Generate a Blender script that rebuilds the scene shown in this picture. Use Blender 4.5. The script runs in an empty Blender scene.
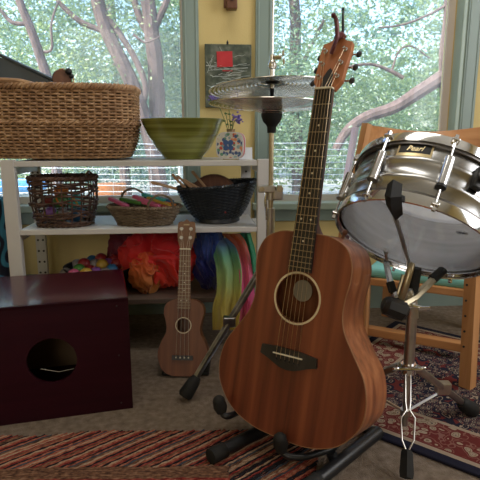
import bpy, bmesh, math, random
from mathutils import Vector, Matrix, noise
from math import sin, cos, pi, radians as R, sqrt

# ---------------------------------------------------------------- camera
H, FPX, TILT = 0.72, 510.0, R(11.3)
scn = bpy.context.scene
col = scn.collection
cd = bpy.data.cameras.new('camera'); cam = bpy.data.objects.new('camera', cd); col.objects.link(cam)
cd.sensor_width = 36; cd.sensor_fit = 'HORIZONTAL'; cd.lens = 36 * FPX / 480
cam.location = (0, 0, H); cam.rotation_euler = (R(90) - TILT, 0, 0)
cd.clip_start = .02
cd.dof.use_dof = True; cd.dof.focus_distance = 1.35; cd.dof.aperture_fstop = 13
scn.camera = cam
# ---------------------------------------------------------------- world, sun, big lights, exposure
w = bpy.data.worlds.new('world'); scn.world = w; w.use_nodes = True
nt = w.node_tree; bg = nt.nodes['Background']
sky = nt.nodes.new('ShaderNodeTexSky'); sky.sky_type = 'NISHITA'; sky.sun_disc = False
sky.sun_elevation = R(52); sky.sun_rotation = R(230); sky.air_density = 1.2; sky.dust_density = 2.5
nt.links.new(sky.outputs[0], bg.inputs[0]); bg.inputs[1].default_value = 0.30
sd = bpy.data.lights.new('sun', 'SUN'); sun = bpy.data.objects.new('sun', sd); col.objects.link(sun)
sd.energy = 4.2; sd.angle = R(1.5); sd.color = (1, .96, .88)
sun.rotation_euler = Vector((-.62, -.42, .72)).to_track_quat('Z', 'Y').to_euler()
def area(name, loc, target, sx, sy, power, color):
    d = bpy.data.lights.new(name, 'AREA'); o = bpy.data.objects.new(name, d); col.objects.link(o)
    d.shape = 'RECTANGLE'; d.size = sx; d.size_y = sy; d.energy = power; d.color = color
    o.location = loc; o.rotation_euler = (Vector(loc) - Vector(target)).to_track_quat('Z', 'Y').to_euler()
    return o
area('rear_fill_light', (-.6, -2.42, 1.45), (-.6, 0, 1.45), 1.5, 1.1, 7.5, (1, .93, .84))  # interior fill, standing in for an unseen window behind the camera
area('daylight_right_window', (1.86, .75, 1.40), (0, .75, 1.40), 1.3, 1.2, 11, (.95, .95, .96))
area('ceiling_fill_light', (.1, 1.25, 2.44), (.1, 1.25, 0), 1.1, .5, 4, (1, .95, .86))  # added overhead fill for the upper objects, no fixture modelled
scn.view_settings.view_transform = 'Standard'; scn.view_settings.look = 'None'
scn.view_settings.gamma = 1; scn.view_settings.exposure = 1.2
scn.view_settings.use_curve_mapping = False

# ---------------------------------------------------------------- helpers
Fv = Vector((0, cos(TILT), -sin(TILT))); Uv = Vector((0, sin(TILT), cos(TILT))); Cv = Vector((0, 0, H))
def ray(px, py): return Fv + Vector((1, 0, 0)) * ((px - 240) / FPX) - Uv * ((py - 240) / FPX)
def at(px, py, Y): d = ray(px, py); return Cv + d * (Y / d.y)
def fl(px, py, z=0): d = ray(px, py); return Cv + d * ((z - H) / d.z)

class MB:
    def __init__(s): s.v = []; s.f = []; s.sm = []
    def add(s, vs, fs, smooth=False, M=None):
        b = len(s.v)
        s.v += [(M @ Vector(v) if M else Vector(v)) for v in vs]
        s.f += [[i + b for i in f] for f in fs]; s.sm += [smooth] * len(fs)
        return s
    def box(s, c, size, rot=None, bev=0, M=None, seg=2):
        bm = bmesh.new(); bmesh.ops.create_cube(bm, size=1)
        for v in bm.verts: v.co = Vector((v.co.x * size[0], v.co.y * size[1], v.co.z * size[2]))
        if bev: bmesh.ops.bevel(bm, geom=list(bm.edges), offset=bev, segments=seg, affect='EDGES', profile=.5)
        T = Matrix.Translation(c)
        if rot is not None: T = T @ rot
        if M: T = M @ T
        bm.verts.index_update()
        s.add([T @ v.co for v in bm.verts], [[v.index for v in f.verts] for f in bm.faces], False)
        bm.free(); return s
    def tube(s, pts, r, n=10, closed=False, flat=1.0, up=None, M=None):
        P = [Vector(p) for p in pts]; N = len(P)
        rr = r if isinstance(r, (list, tuple)) else [r] * N
        T = []
        for i in range(N):
            a = P[(i - 1) % N] if (closed or i > 0) else P[i]; b = P[(i + 1) % N] if (closed or i < N - 1) else P[i]
            t = b - a; T.append(t.normalized() if t.length > 1e-9 else Vector((0, 0, 1)))
        u = Vector(up) if up else (Vector((0, 0, 1)) if abs(T[0].z) < .9 else Vector((1, 0, 0)))
        vs = []
        for i in range(N):
            t = T[i]
            u2 = (Vector(up) if up else u); u2 = (u2 - t * u2.dot(t))
            if u2.length < 1e-6: u2 = t.orthogonal()
            u = u2.normalized(); x = t.cross(u)
            for k in range(n):
                a = 2 * pi * k / n
                vs.append(P[i] + (x * cos(a) + u * sin(a) * flat) * rr[i])
        fs = []
        for i in range(N if closed else N - 1):
            j = (i + 1) % N
            for k in range(n):
                fs.append([i * n + k, i * n + (k + 1) % n, j * n + (k + 1) % n, j * n + k])
        if not closed: fs += [list(range(n))[::-1], [(N - 1) * n + k for k in range(n)]]
        return s.add(vs, fs, True, M)
    def lathe(s, prof, n=40, M=None, cap=False):
        vs = []; fs = []; m = len(prof)
        for k in range(n):
            a = 2 * pi * k / n
            vs += [(r * cos(a), r * sin(a), z) for r, z in prof]
        for k in range(n):
            q = (k + 1) % n
            for i in range(m - 1): fs.append([k * m + i, q * m + i, q * m + i + 1, k * m + i + 1])
        return s.add(vs, fs, True, M)
    def sphere(s, c, r, n=14, sc=(1, 1, 1), M=None):
        m = n // 2
        prof = [(max(1e-5, r * sin(pi * i / m)), -r * cos(pi * i / m)) for i in range(m + 1)]
        T = Matrix.Translation(c) @ Matrix.Diagonal((*sc, 1))
        if M: T = M @ T
        return s.lathe(prof, n, T)
    def cyl(s, a, b, r, n=16, r2=None): return s.tube([a, b], [r, r2 if r2 is not None else r], n)
    def prism(s, outl, y0, y1, M=None):         # outline in x,z extruded along y
        n = len(outl)
        vs = [(x, y0, z) for x, z in outl] + [(x, y1, z) for x, z in outl]
        fs = [list(range(n)), [n + i for i in range(n)][::-1]] + [[(i + 1) % n, i, n + i, n + (i + 1) % n] for i in range(n)]
        return s.add(vs, fs, False, M)
    def build(s, name, m, parent=None, M=None, auto=None):
        me = bpy.data.meshes.new(name); me.from_pydata([tuple(v) for v in s.v], [], s.f); me.update()
        me.polygons.foreach_set('use_smooth', s.sm)
        bm = bmesh.new(); bm.from_mesh(me); bmesh.ops.recalc_face_normals(bm, faces=bm.faces)
        for e in bm.edges:
            if len(e.link_faces) == 2 and e.calc_face_angle(0) > R(38): e.smooth = False
        bm.to_mesh(me); bm.free()
        o = bpy.data.objects.new(name, me); col.objects.link(o)
        if m: me.materials.append(m)
        if parent: o.parent = parent
        if M: o.matrix_local = M
        return o
def tag(o, label=None, cat=None, group=None, kind=None):
    if label: o['label'] = label
    if cat: o['category'] = cat
    if group: o['group'] = group
    if kind: o['kind'] = kind
    return o
def empty(name, loc=(0, 0, 0), rot=(0, 0, 0), label=None, cat=None, group=None):
    o = bpy.data.objects.new(name, None); col.objects.link(o); o.location = loc; o.rotation_euler = rot
    o.empty_display_size = .05
    return tag(o, label, cat, group)
def catmull(P, n=8, closed=False):
    P = [Vector(p) for p in P]; out = []; N = len(P)
    for i in range(N if closed else N - 1):
        g = (lambda k: P[k % N]) if closed else (lambda k: P[max(0, min(N - 1, k))])
        a, b, c, d = g(i - 1), g(i), g(i + 1), g(i + 2)
        for k in range(n):
            t = k / n
            out.append(.5 * ((2 * b) + (c - a) * t + (2 * a - 5 * b + 4 * c - d) * t * t + (3 * b - a - 3 * c + d) * t ** 3))
    if not closed: out.append(P[-1])
    return out

# ---------------------------------------------------------------- materials
def mat(name, c, rough=.5, metal=0, spec=.5, coat=0, trans=0):
    m = bpy.data.materials.new(name); m.use_nodes = True
    b = m.node_tree.nodes['Principled BSDF']
    b.inputs['Base Color'].default_value = (*c, 1); b.inputs['Roughness'].default_value = rough
    b.inputs['Metallic'].default_value = metal; b.inputs['Specular IOR Level'].default_value = spec
    b.inputs['Coat Weight'].default_value = coat; b.inputs['Coat Roughness'].default_value = .08
    b.inputs['Transmission Weight'].default_value = trans
    return m
def nod(m, t, **k):
    n = m.node_tree.nodes.new(t)
    for a, v in k.items(): setattr(n, a, v)
    return n
def ramp(m, stops, interp='LINEAR'):
    r = nod(m, 'ShaderNodeValToRGB'); e = r.color_ramp.elements; r.color_ramp.interpolation = interp
    while len(e) < len(stops): e.new(.5)
    for k, (p, c) in enumerate(stops): e[k].position = p; e[k].color = (*c, 1)
    return r
def noisy(name, stops, scale=(1, 1, 1), nscale=5, detail=6, rough=.5, metal=0, bump=0, bscale=None, spec=.5, coat=0, dist=0, coord='Object'):
    m = mat(name, stops[0][1], rough, metal, spec, coat); L = m.node_tree.links
    tc = nod(m, 'ShaderNodeTexCoord'); mp = nod(m, 'ShaderNodeMapping'); mp.inputs['Scale'].default_value = scale
    nz = nod(m, 'ShaderNodeTexNoise'); nz.inputs['Scale'].default_value = nscale; nz.inputs['Detail'].default_value = detail
    nz.inputs['Distortion'].default_value = dist
    L.new(tc.outputs[coord], mp.inputs[0]); L.new(mp.outputs[0], nz.inputs[0])
    r = ramp(m, stops); L.new(nz.outputs[0], r.inputs[0])
    b = m.node_tree.nodes['Principled BSDF']; L.new(r.outputs[0], b.inputs['Base Color'])
    if bump:
        bp = nod(m, 'ShaderNodeBump'); bp.inputs['Strength'].default_value = bump; bp.inputs['Distance'].default_value = .01
        if bscale:
            n2 = nod(m, 'ShaderNodeTexNoise'); n2.inputs['Scale'].default_value = bscale; n2.inputs['Detail'].default_value = 5
            L.new(mp.outputs[0], n2.inputs[0]); L.new(n2.outputs[0], bp.inputs['Height'])
        else: L.new(nz.outputs[0], bp.inputs['Height'])
        L.new(bp.outputs[0], b.inputs['Normal'])
    return m
M = {}
M['yellow'] = noisy('yellow_wall_paint', [(.3, (.66, .52, .22)), (.7, (.71, .57, .25))], nscale=3, rough=.6, bump=.08, bscale=180)
M['ceil'] = noisy('ceiling_white', [(.3, (.62, .6, .55)), (.7, (.68, .66, .6))], nscale=8, rough=.9)
M['sage'] = noisy('sage_trim_paint', [(.3, (.235, .315, .295)), (.7, (.265, .35, .325))], scale=(1, 1, .2), nscale=12, rough=.4)
M['sage_light'] = noisy('pale_sage_jamb_paint', [(.3, (.36, .47, .42)), (.7, (.41, .52, .46))], nscale=12, rough=.4)
M['sash'] = noisy('pale_sash_paint', [(.3, (.78, .68, .64)), (.7, (.84, .75, .71))], nscale=10, rough=.5)
M['white'] = noisy('white_shelf_paint', [(.3, (.60, .59, .58)), (.7, (.66, .65, .64))], nscale=9, rough=.45)
M['floor'] = noisy('taupe_carpet', [(.25, (.155, .115, .085)), (.5, (.225, .175, .135)), (.8, (.31, .25, .20))], nscale=55, detail=8, rough=.95, bump=.6, bscale=300, spec=.1)
M['stucco'] = noisy('outside_wall', [(.3, (.5, .45, .35)), (.7, (.6, .55, .42))], nscale=10, rough=.9)
M['ground'] = noisy('sunlit_gravel_ground', [(.3, (.30, .29, .22)), (.55, (.42, .40, .34)), (.75, (.22, .27, .12))], nscale=1.2, rough=.95)
M['bark'] = noisy('grey_brown_bark', [(.3, (.085, .055, .045)), (.7, (.20, .135, .11))], scale=(6, 6, 1), nscale=4, rough=.95, bump=.5)
M['chrome'] = mat('chrome', (.78, .78, .79), .12, 1)
M['steel'] = noisy('brushed_steel_shell', [(.3, (.40, .40, .40)), (.7, (.52, .52, .52))], scale=(1, 1, 20), nscale=3, rough=.25, metal=1)
M['dullsteel'] = noisy('worn_plated_steel', [(.3, (.46, .44, .41)), (.7, (.66, .64, .61))], nscale=25, rough=.3, metal=1)
M['brass'] = noisy('worn_brass', [(.3, (.40, .33, .21)), (.7, (.56, .49, .34))], nscale=30, rough=.35, metal=1)
M['black'] = mat('black_plastic', (.012, .012, .013), .45)
M['rubber'] = noisy('black_rubber', [(.3, (.012, .012, .012)), (.7, (.022, .022, .022))], nscale=40, rough=.7, spec=.3)
M['blackmetal'] = mat('black_painted_tube', (.012, .013, .016), .38)
def wood(name, dark, mid, light, axis='z', rough=.4, coat=0, s=1.0, bump=.06):
    sc = {'z': (38 * s, 38 * s, 1.6 * s), 'x': (1.6 * s, 38 * s, 38 * s), 'y': (38 * s, 1.6 * s, 38 * s)}[axis]
    return noisy(name, [(.28, dark), (.5, mid), (.72, light)], scale=sc, nscale=1.0, detail=7, rough=rough, coat=coat, bump=bump, dist=.3)
M['koa'] = wood('reddish_koa_soundboard', (.060, .012, .006), (.17, .040, .017), (.28, .078, .032), 'z', .40, .08, .8)
M['koaside'] = wood('koa_sides', (.14, .040, .016), (.30, .100, .040), (.44, .17, .072), 'z', .35, .2, 1.3)
M['headwood'] = wood('orange_brown_headstock', (.30, .10, .035), (.42, .15, .055), (.5, .2, .08), 'z', .45)
M['mahog'] = wood('dark_mahogany', (.10, .04, .02), (.15, .06, .03), (.2, .085, .045), 'z', .5)
M['ukebody'] = wood('brown_ukulele_wood', (.11, .034, .013), (.17, .056, .020), (.22, .08, .03), 'z', .5, 0, 1.5)
M['ukeneck'] = wood('light_brown_ukulele_neck', (.15, .07, .038), (.20, .10, .055), (.26, .14, .08), 'z', .5, 0, 1.5)
M['ebony'] = wood('black_ebony', (.014, .012, .012), (.022, .02, .02), (.035, .03, .03), 'z', .4)
M['birch'] = wood('honey_birch_wood', (.40, .17, .06), (.52, .24, .09), (.60, .30, .125), 'x', .45, .1)
M['birchz'] = wood('honey_birch_wood_upright', (.44, .20, .075), (.55, .27, .11), (.62, .33, .15), 'z', .45, .1)
M['cream'] = mat('cream_binding', (.72, .62, .42), .4)
M['binding'] = mat('amber_binding', (.30, .15, .07), .4)
M['ivory'] = mat('ivory_bone', (.80, .74, .58), .35)
M['nickel'] = mat('nickel', (.66, .65, .62), .25, 1)
M['string'] = mat('bronze_string', (.72, .55, .36), .35, 1)
M['tanpaper'] = mat('tan_paper', (.5, .42, .28), .7)
M['nylon'] = mat('white_string', (.50, .43, .35), .4)
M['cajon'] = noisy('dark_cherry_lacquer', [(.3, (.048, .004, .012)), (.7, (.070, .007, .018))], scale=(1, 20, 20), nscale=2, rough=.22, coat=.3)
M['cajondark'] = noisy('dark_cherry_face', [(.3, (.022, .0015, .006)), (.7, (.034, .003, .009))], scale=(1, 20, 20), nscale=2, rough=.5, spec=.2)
M['inner'] = mat('dark_raw_wood_inside', (.30, .19, .10), .8)
M['hole'] = mat('dark_inside', (.03, .018, .012), .9)

# window glass: clear, with a pale haze over the outdoor view mixed into the shader
def glassmat():
    m = bpy.data.materials.new('window_glass'); m.use_nodes = True; n = m.node_tree.nodes; L = m.node_tree.links; n.clear()
    o = n.new('ShaderNodeOutputMaterial'); t = n.new('ShaderNodeBsdfTransparent'); g = n.new('ShaderNodeBsdfGlossy'); g.inputs['Roughness'].default_value = .02
    d = n.new('ShaderNodeBsdfTranslucent'); d.inputs[0].default_value = (.72, .78, .88, 1)
    f = n.new('ShaderNodeFresnel'); f.inputs[0].default_value = 1.3
    m1 = n.new('ShaderNodeMixShader'); m2 = n.new('ShaderNodeMixShader'); m2.inputs[0].default_value = .07
    t.inputs[0].default_value = (.90, .94, .985, 1)
    L.new(f.outputs[0], m1.inputs[0]); L.new(t.outputs[0], m1.inputs[1]); L.new(g.outputs[0], m1.inputs[2])
    L.new(m1.outputs[0], m2.inputs[1]); L.new(d.outputs[0], m2.inputs[2]); L.new(m2.outputs[0], o.inputs[0])
    return m
M['glass'] = glassmat()
def clothmat(name, stops, axis=2, lo=0, hi=1, trans=.35, rough=.6):
    """cloth dyed in bands along a local axis, lets some light through"""
    m = bpy.data.materials.new(name); m.use_nodes = True; n = m.node_tree.nodes; L = m.node_tree.links
    b = n['Principled BSDF']; b.inputs['Roughness'].default_value = rough; b.inputs['Sheen Weight'].default_value = .3
    tc = n.new('ShaderNodeTexCoord'); sp = n.new('ShaderNodeSeparateXYZ'); mr = n.new('ShaderNodeMapRange')
    mr.inputs[1].default_value = lo; mr.inputs[2].default_value = hi
    nz = n.new('ShaderNodeTexNoise'); nz.inputs['Scale'].default_value = 14; ad = n.new('ShaderNodeMath'); ad.operation = 'MULTIPLY_ADD'
    ad.inputs[1].default_value = .16; L.new(tc.outputs['Object'], nz.inputs[0]); L.new(nz.outputs[0], ad.inputs[0])
    L.new(tc.outputs['Object'], sp.inputs[0]); L.new(sp.outputs[axis], mr.inputs[0]); L.new(mr.outputs[0], ad.inputs[2])
    r = ramp(m, stops); L.new(ad.outputs[0], r.inputs[0]); L.new(r.outputs[0], b.inputs['Base Color'])
    t = n.new('ShaderNodeBsdfTranslucent'); L.new(r.outputs[0], t.inputs[0])
    mx = n.new('ShaderNodeMixShader'); mx.inputs[0].default_value = trans
    L.new(b.outputs[0], mx.inputs[1]); L.new(t.outputs[0], mx.inputs[2]); L.new(mx.outputs[0], n['Material Output'].inputs[0])
    return m

# ================================================================= SETTING
WY, WA = 2.07, R(5)                  # the window wall: through (0, WY), turned by WA
WM = Matrix.Translation((0, WY, 0)) @ Matrix.Rotation(WA, 4, 'Z'); WI = WM.inverted()
def ws(px, py, dy=0):                # along-wall coordinate and height of a point of the wall
    o = WI @ Cv; d = WI.to_3x3() @ ray(px, py); p = o + d * ((dy - o.y) / d.y); return p.x, p.z
def wall(name, boxes, m):
    b = MB()
    for (x0, x1, y0, y1, z0, z1) in boxes: b.box(((x0 + x1) / 2, (y0 + y1) / 2, (z0 + z1) / 2), (x1 - x0, y1 - y0, z1 - z0))
    return tag(b.build(name, m, None, WM), kind='structure')
sL = ws(183, 60)[0]; sL2 = ws(199, 60)[0]; sR0 = ws(255, 60)[0]; sR1 = ws(272, 60)[0]
sA = ws(444.5, 60, .06)[0]; sB = ws(453, 60, .05)[0]; sC = ws(463, 60)[0]; sD = ws(477, 60)[0]
zs = ws(120, 200.5)[1]               # bottom of the glass
ZT, WL0 = 2.05, -1.62
print('window', sL, sL2, sR0, sR1, sA, sD, zs)
wall('wall_front', [(-2.1, 2.2, 0, .14, -.02, zs - .04), (-2.1, 2.2, 0, .14, ZT, 2.5), (sL, sR1, 0, .14, zs - .04, ZT),
                    (-2.1, WL0, 0, .14, zs - .04, ZT), (sB, 2.2, 0, .14, zs - .04, ZT)], M['yellow'])
# rest of the room shell (seen in reflections)
def shell(name, c, size, m): return tag(MB().box(c, size).build(name, m), kind='structure')
shell('floor', (0, -.15, -.01), (4.2, 4.9, .02), M['floor'])
shell('ceiling', (0, -.1, 2.52), (4.3, 5.2, .04), M['ceil'])
shell('wall_left', (-2.0, -.25, 1.25), (.1, 4.5, 2.5), M['yellow'])
shell('wall_right', (1.95, -.15, 1.25), (.1, 5.0, 2.5), M['yellow'])
shell('wall_rear', (0, -2.5, 1.25), (4, .1, 2.5), M['yellow'])
wall('baseboard_front', [(-2.0, 2.0, -.016, .001, 0, .17), (-2.0, 2.0, -.022, 0, .165, .18)], M['sage'])

def casing(b, x0, x1, z0, z1, flip=1):           # moulded upright board
    wdt = x1 - x0
    b.box(((x0 + x1) / 2, -.008, (z0 + z1) / 2), (wdt, .016, z1 - z0), bev=.002)
    for k in (.16, .84): b.box((x0 + wdt * k, -.017, (z0 + z1) / 2), (wdt * .10, .004, z1 - z0), bev=.0015)
def window(i, x0, x1, left_case, right_case, sash_right):
    b = MB()
    if left_case: casing(b, *left_case, zs - .05, ZT)
    casing(b, *right_case, zs - .05, ZT)
    xa = left_case[0] if left_case else x0 - .06; xb = right_case[1]
    b.box(((xa + xb) / 2, -.008, ZT + .03), (xb - xa, .016, .07), bev=.002)
    f = tag(b.build('window_%d' % i, M['sage'], None, WM), kind='structure')
    b = MB(); b.box(((xa + xb) / 2, -.012, zs - .028), (xb - xa + .02, .05, .028), bev=.004)
    b.box(((xa + xb) / 2, .06, zs - .028), (x1 - x0 + .02, .12, .024))
    b.build('window_sill', M['sage_light'], f)
    MB().box(((xa + xb) / 2, -.008, zs - .065), (xb - xa, .018, .05), bev=.003).build('apron', M['sage'], f)
    s = MB()
    s.box(((x0 + x1) / 2, .075, zs - .004), (x1 - x0, .03, .03)); s.box(((x0 + x1) / 2, .075, ZT - .02), (x1 - x0, .03, .04))
    s.box((x0 + .004, .075, (zs + ZT) / 2), (.012, .03, ZT - zs))
    if not sash_right: s.box((x1 - .004, .075, (zs + ZT) / 2), (.012, .03, ZT - zs))
    s.build('sash', M['white'], f)
    MB().box(((x0 + x1) / 2, .078, (zs + ZT) / 2), (x1 - x0, .004, ZT - zs)).build('pane', M['glass'], f)
    return f
w1 = window(1, WL0, sL, None, (sL, sL2), False)
w2 = window(2, sR1, sB, (sR0, sR1), (sC, sD), True)
s_ = MB(); s_.box(((sA + sB) / 2 + .002, .065, (zs + ZT) / 2), (sB - sA, .012, ZT - zs), bev=.003); s_.build('side_sash', M['sash'], w2)
s_ = MB(); s_.box(((sB + sC) / 2 + .002, .020, (zs + ZT) / 2), (sC - sB + .006, .06, ZT - zs), bev=.003); s_.build('jamb', M['sage_light'], w2)
# unseen windows behind and beside the camera, framed around the fill lights
def dayframe(i, c, along, w_, h_):
    b = MB()
    for s in (-1, 1):
        if along == 'x':
            b.box((c[0] + s * (w_ / 2 + .04), c[1], c[2]), (.08, .03, h_ + .16)); b.box((c[0], c[1], c[2] + s * (h_ / 2 + .04)), (w_, .03, .08))
        else:
            b.box((c[0], c[1] + s * (w_ / 2 + .04), c[2]), (.03, .08, h_ + .16)); b.box((c[0], c[1], c[2] + s * (h_ / 2 + .04)), (.03, w_, .08))
    tag(b.build('window_%d' % i, M['sage'], None), kind='structure')
dayframe(3, (-.6, -2.43, 1.45), 'x', 1.5, 1.1)
dayframe(4, (1.88, .75, 1.40), 'y', 1.3, 1.2)

# ================================================================= OUTSIDE
g = tag(MB().box((0, 17, -.45), (44, 30, .1)).build('yard_ground', M['ground']), kind='structure')
def leafmat(name, a, b_, c):
    m = bpy.data.materials.new(name); m.use_nodes = True; n = m.node_tree.nodes; L = m.node_tree.links; n.clear()
    o = n.new('ShaderNodeOutputMaterial'); d = n.new('ShaderNodeBsdfDiffuse'); t = n.new('ShaderNodeBsdfTranslucent')
    gl = n.new('ShaderNodeBsdfGlossy'); gl.inputs['Roughness'].default_value = .35
    tc = n.new('ShaderNodeTexCoord'); nz = n.new('ShaderNodeTexNoise'); nz.inputs['Scale'].default_value = 6
    r = ramp(m, [(.32, a), (.5, b_), (.68, c)])
    L.new(tc.outputs['Object'], nz.inputs[0]); L.new(nz.outputs[0], r.inputs[0])
    for q in (d, t): L.new(r.outputs[0], q.inputs[0])
    m1 = n.new('ShaderNodeMixShader'); m1.inputs[0].default_value = .45; m2 = n.new('ShaderNodeMixShader'); m2.inputs[0].default_value = .1
    L.new(d.outputs[0], m1.inputs[1]); L.new(t.outputs[0], m1.inputs[2]); L.new(m1.outputs[0], m2.inputs[1]); L.new(gl.outputs[0], m2.inputs[2])
    L.new(m2.outputs[0], o.inputs[0]); return m
LF = [leafmat('grey_green_leaves', (.08, .15, .08), (.20, .32, .15), (.46, .55, .27)),
      leafmat('blue_green_leaves', (.08, .16, .13), (.18, .32, .24), (.40, .52, .40)),
      leafmat('yellow_green_leaves', (.12, .20, .06), (.30, .42, .14), (.56, .62, .26))]
rnd = random.Random(4)
def leaves(n, boxes, size):
    """leaf blades gathered on twigs inside the given boxes (x0,x1,y0,y1,z0,z1)"""
    vs = []; fs = []
    per = 26
    for k in range(n // per):
        x0, x1, y0, y1, z0, z1 = boxes[k % len(boxes)]
        c = Vector((rnd.uniform(x0, x1), rnd.uniform(y0, y1), rnd.uniform(z0, z1)))
        sp = rnd.uniform(.10, .26)
        for j in range(per):
            p = c + Vector((rnd.gauss(0, sp), rnd.gauss(0, sp), rnd.gauss(0, sp * .6)))
            a = Vector((rnd.gauss(0, 1), rnd.gauss(0, 1), rnd.gauss(0, .7))).normalized()
            b = a.cross(Vector((rnd.gauss(0, 1), rnd.gauss(0, 1), rnd.gauss(0, 1)))).normalized()
            s = size * rnd.uniform(.6, 1.3); i = len(vs)
            nn = a.cross(b) * (s * .12)
            vs += [p - a * s, p + b * s * .38 + nn, p + a * s, p - b * s * .38 + nn]; fs += [[i, i + 1, i + 2], [i, i + 2, i + 3]]
    return vs, fs
def tree(label, limbs, nleaf, boxes, size, lm, cat='tree', name='oak_tree', base=None):
    root = empty(name, base or (limbs[0][0][0].x, limbs[0][0][0].y, -.4), (0, 0, 0), label, cat, None)
    off = Matrix.Translation(-Vector(root.location))
    for k, (pts, r0, r1) in enumerate(limbs):
        c = catmull(pts, 6); N = len(c)
        c = [p + Vector((noise.noise(p * 3) * .02, 0, noise.noise(p * 3 + Vector((9, 0, 0))) * .01)) for p in c]
        b = MB().tube(c, [r0 + (r1 - r0) * i / (N - 1) for i in range(N)], 9, M=off)
        b.build('trunk' if k == 0 else 'branch', M['bark'], root)
    b = MB(); v, f = leaves(nleaf, boxes, size); b.add(v, f, False, off)
    o = b.build('foliage', lm, root); o['kind'] = 'stuff'
    return root
P = at
def gp(px, Y, z=-.42): p = at(px, 150, Y); return Vector((p.x, Y, z))
Y1 = 5.2
tree('leaning double-trunked tree outside the left window, behind the green bowl',
     [([gp(168, Y1), P(160, 190, Y1), P(152, 150, Y1), P(138, 100, Y1), P(120, 62, Y1), P(104, 20, Y1), P(94, -20, Y1), P(80, -140, Y1)], .085, .06),
      ([P(142, 108, Y1), P(145, 84, Y1), P(124, 40, Y1), P(104, 10, Y1), P(85, -20, Y1)], .03, .03),
      ([P(105, 30, Y1), P(82, 22, Y1), P(62, 5, Y1), P(40, -30, Y1)], .03, .02),
      ([P(134, 34, Y1), P(146, 42, Y1), P(160, 36, Y1)], .014, .006)],
     26000, [(-3.4, -.2, 5.5, 7.0, 1.1, 3.6)], 0.024, LF[0], base=(at(168, 150, Y1).x, Y1, -.4))
Y2 = 5.38
tree('thick upright tree outside the left window beside its right edge',
     [([gp(162, Y2), P(158, 190, Y2), P(156, 150, Y2), P(156, 80, Y2), P(152, 30, Y2), P(146, -10, Y2), P(140, -120, Y2)], .10, .065),
      ([P(155, 40, Y2), P(140, 18, Y2), P(132, -10, Y2), P(120, -60, Y2)], .04, .028),
      ([P(154, 30, Y2), P(165, 5, Y2), P(180, -30, Y2)], .04, .025)],
     26000, [(-2.6, .6, 6.3, 8.0, 1.0, 3.8), (-1.2, .3, 6.3, 7.5, .6, 2.0)], 0.028, LF[1], base=(at(162, 150, Y2).x, Y2, -.4))
Y3 = 4.6
tree('thin forked tree far to the left outside the left window',
     [([gp(60, Y3), P(54, 150, Y3), P(50, 90, Y3), P(40, 55, Y3), P(30, 28, Y3), P(20, 0, Y3), P(10, -50, Y3)], .05, .03),
      ([P(28, 24, Y3), P(12, 22, Y3), P(0, 10, Y3), P(-20, -10, Y3)], .02, .012),
      ([P(38, 52, Y3), P(52, 50, Y3), P(52, 25, Y3), P(60, 0, Y3)], .013, .008)],
     18000, [(-3.6, -1.0, 4.9, 6.2, 1.3, 3.4), (-3.4, -1.6, 4.9, 6.0, .3, 1.4)], 0.022, LF[2], base=(at(60, 150, Y3).x, Y3, -.4))
Y4 = 5.0
tree('tree outside the right window with a long limb rising to the right',
     [([gp(470, Y4), P(455, 150, Y4), P(449, 70, Y4), P(452, 20, Y4), P(458, -60, Y4)], .10, .08),
      ([P(450, 72, Y4), P(420, 92, Y4), P(392, 108, Y4), P(365, 118, Y4), P(348, 130, Y4), P(335, 150, Y4)], .07, .04),
      ([P(403, 78, Y4), P(388, 70, Y4), P(372, 64, Y4), P(352, 66, Y4), P(338, 72, Y4)], .02, .008),
      ([P(446, 5, Y4), P(430, 14, Y4), P(405, 24, Y4), P(378, 28, Y4)], .014, .008),
      ([P(392, 70, Y4), P(400, 50, Y4), P(412, 46, Y4), P(430, 58, Y4)], .010, .006)],
     30000, [(.1, 3.2, 5.4, 6.8, 1.2, 3.8), (.2, 3.0, 5.3, 6.8, .4, 1.7)], 0.024, LF[0], base=(at(470, 150, Y4).x, Y4, -.4))
Y5 = 7.4
tree('pale distant tree seen between the guitar neck and the cymbals outside',
     [([gp(300, Y5), P(298, 150, Y5), P(292, 100, Y5), P(296, 40, Y5), P(290, -60, Y5)], .10, .07),
      ([P(292, 100, Y5), P(305, 60, Y5), P(325, 20, Y5)], .04, .02)],
     26000, [(-1.2, 4.2, 6.8, 9.0, 1.0, 4.2), (.2, 3.6, 7.0, 8.5, .1, 1.6)], 0.043, LF[2], base=(at(300, 150, Y5).x, Y5, -.4))
Y6 = 8.5
tree('dark-stemmed tree standing behind the fence below the left window',
     [([gp(127, Y6), P(126, 190, Y6), P(124, 160, Y6), P(118, 80, Y6), P(110, 0, Y6)], .10, .07),
      ([P(124, 160, Y6), P(140, 100, Y6), P(150, 30, Y6)], .05, .02)],
     30000, [(-6.4, .6, 8.0, 11, .9, 4.8), (-6, 0, 8.5, 10, -.1, 1.5)], 0.050, LF[1], base=(at(127, 150, Y6).x, Y6, -.4))
for k, (x0, x1, y, z1, lab) in enumerate([(-11, -1, 13, 6.2, 'far belt of pale shrubs and trees outside the left window'), (-2.5, 9, 14, 6.6, 'far belt of pale shrubs and trees outside the right window')]):
    b = MB(); v, f = leaves(14000, [(x0, x1, y, y + 2.5, -.3, z1 * .7), (x0, x1, y, y + 2, -.3, z1 * .4)], .11); b.add(v, f)
    tag(b.build('distant_shrubbery', LF[k], None), lab, 'shrubs', None, 'stuff')
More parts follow.
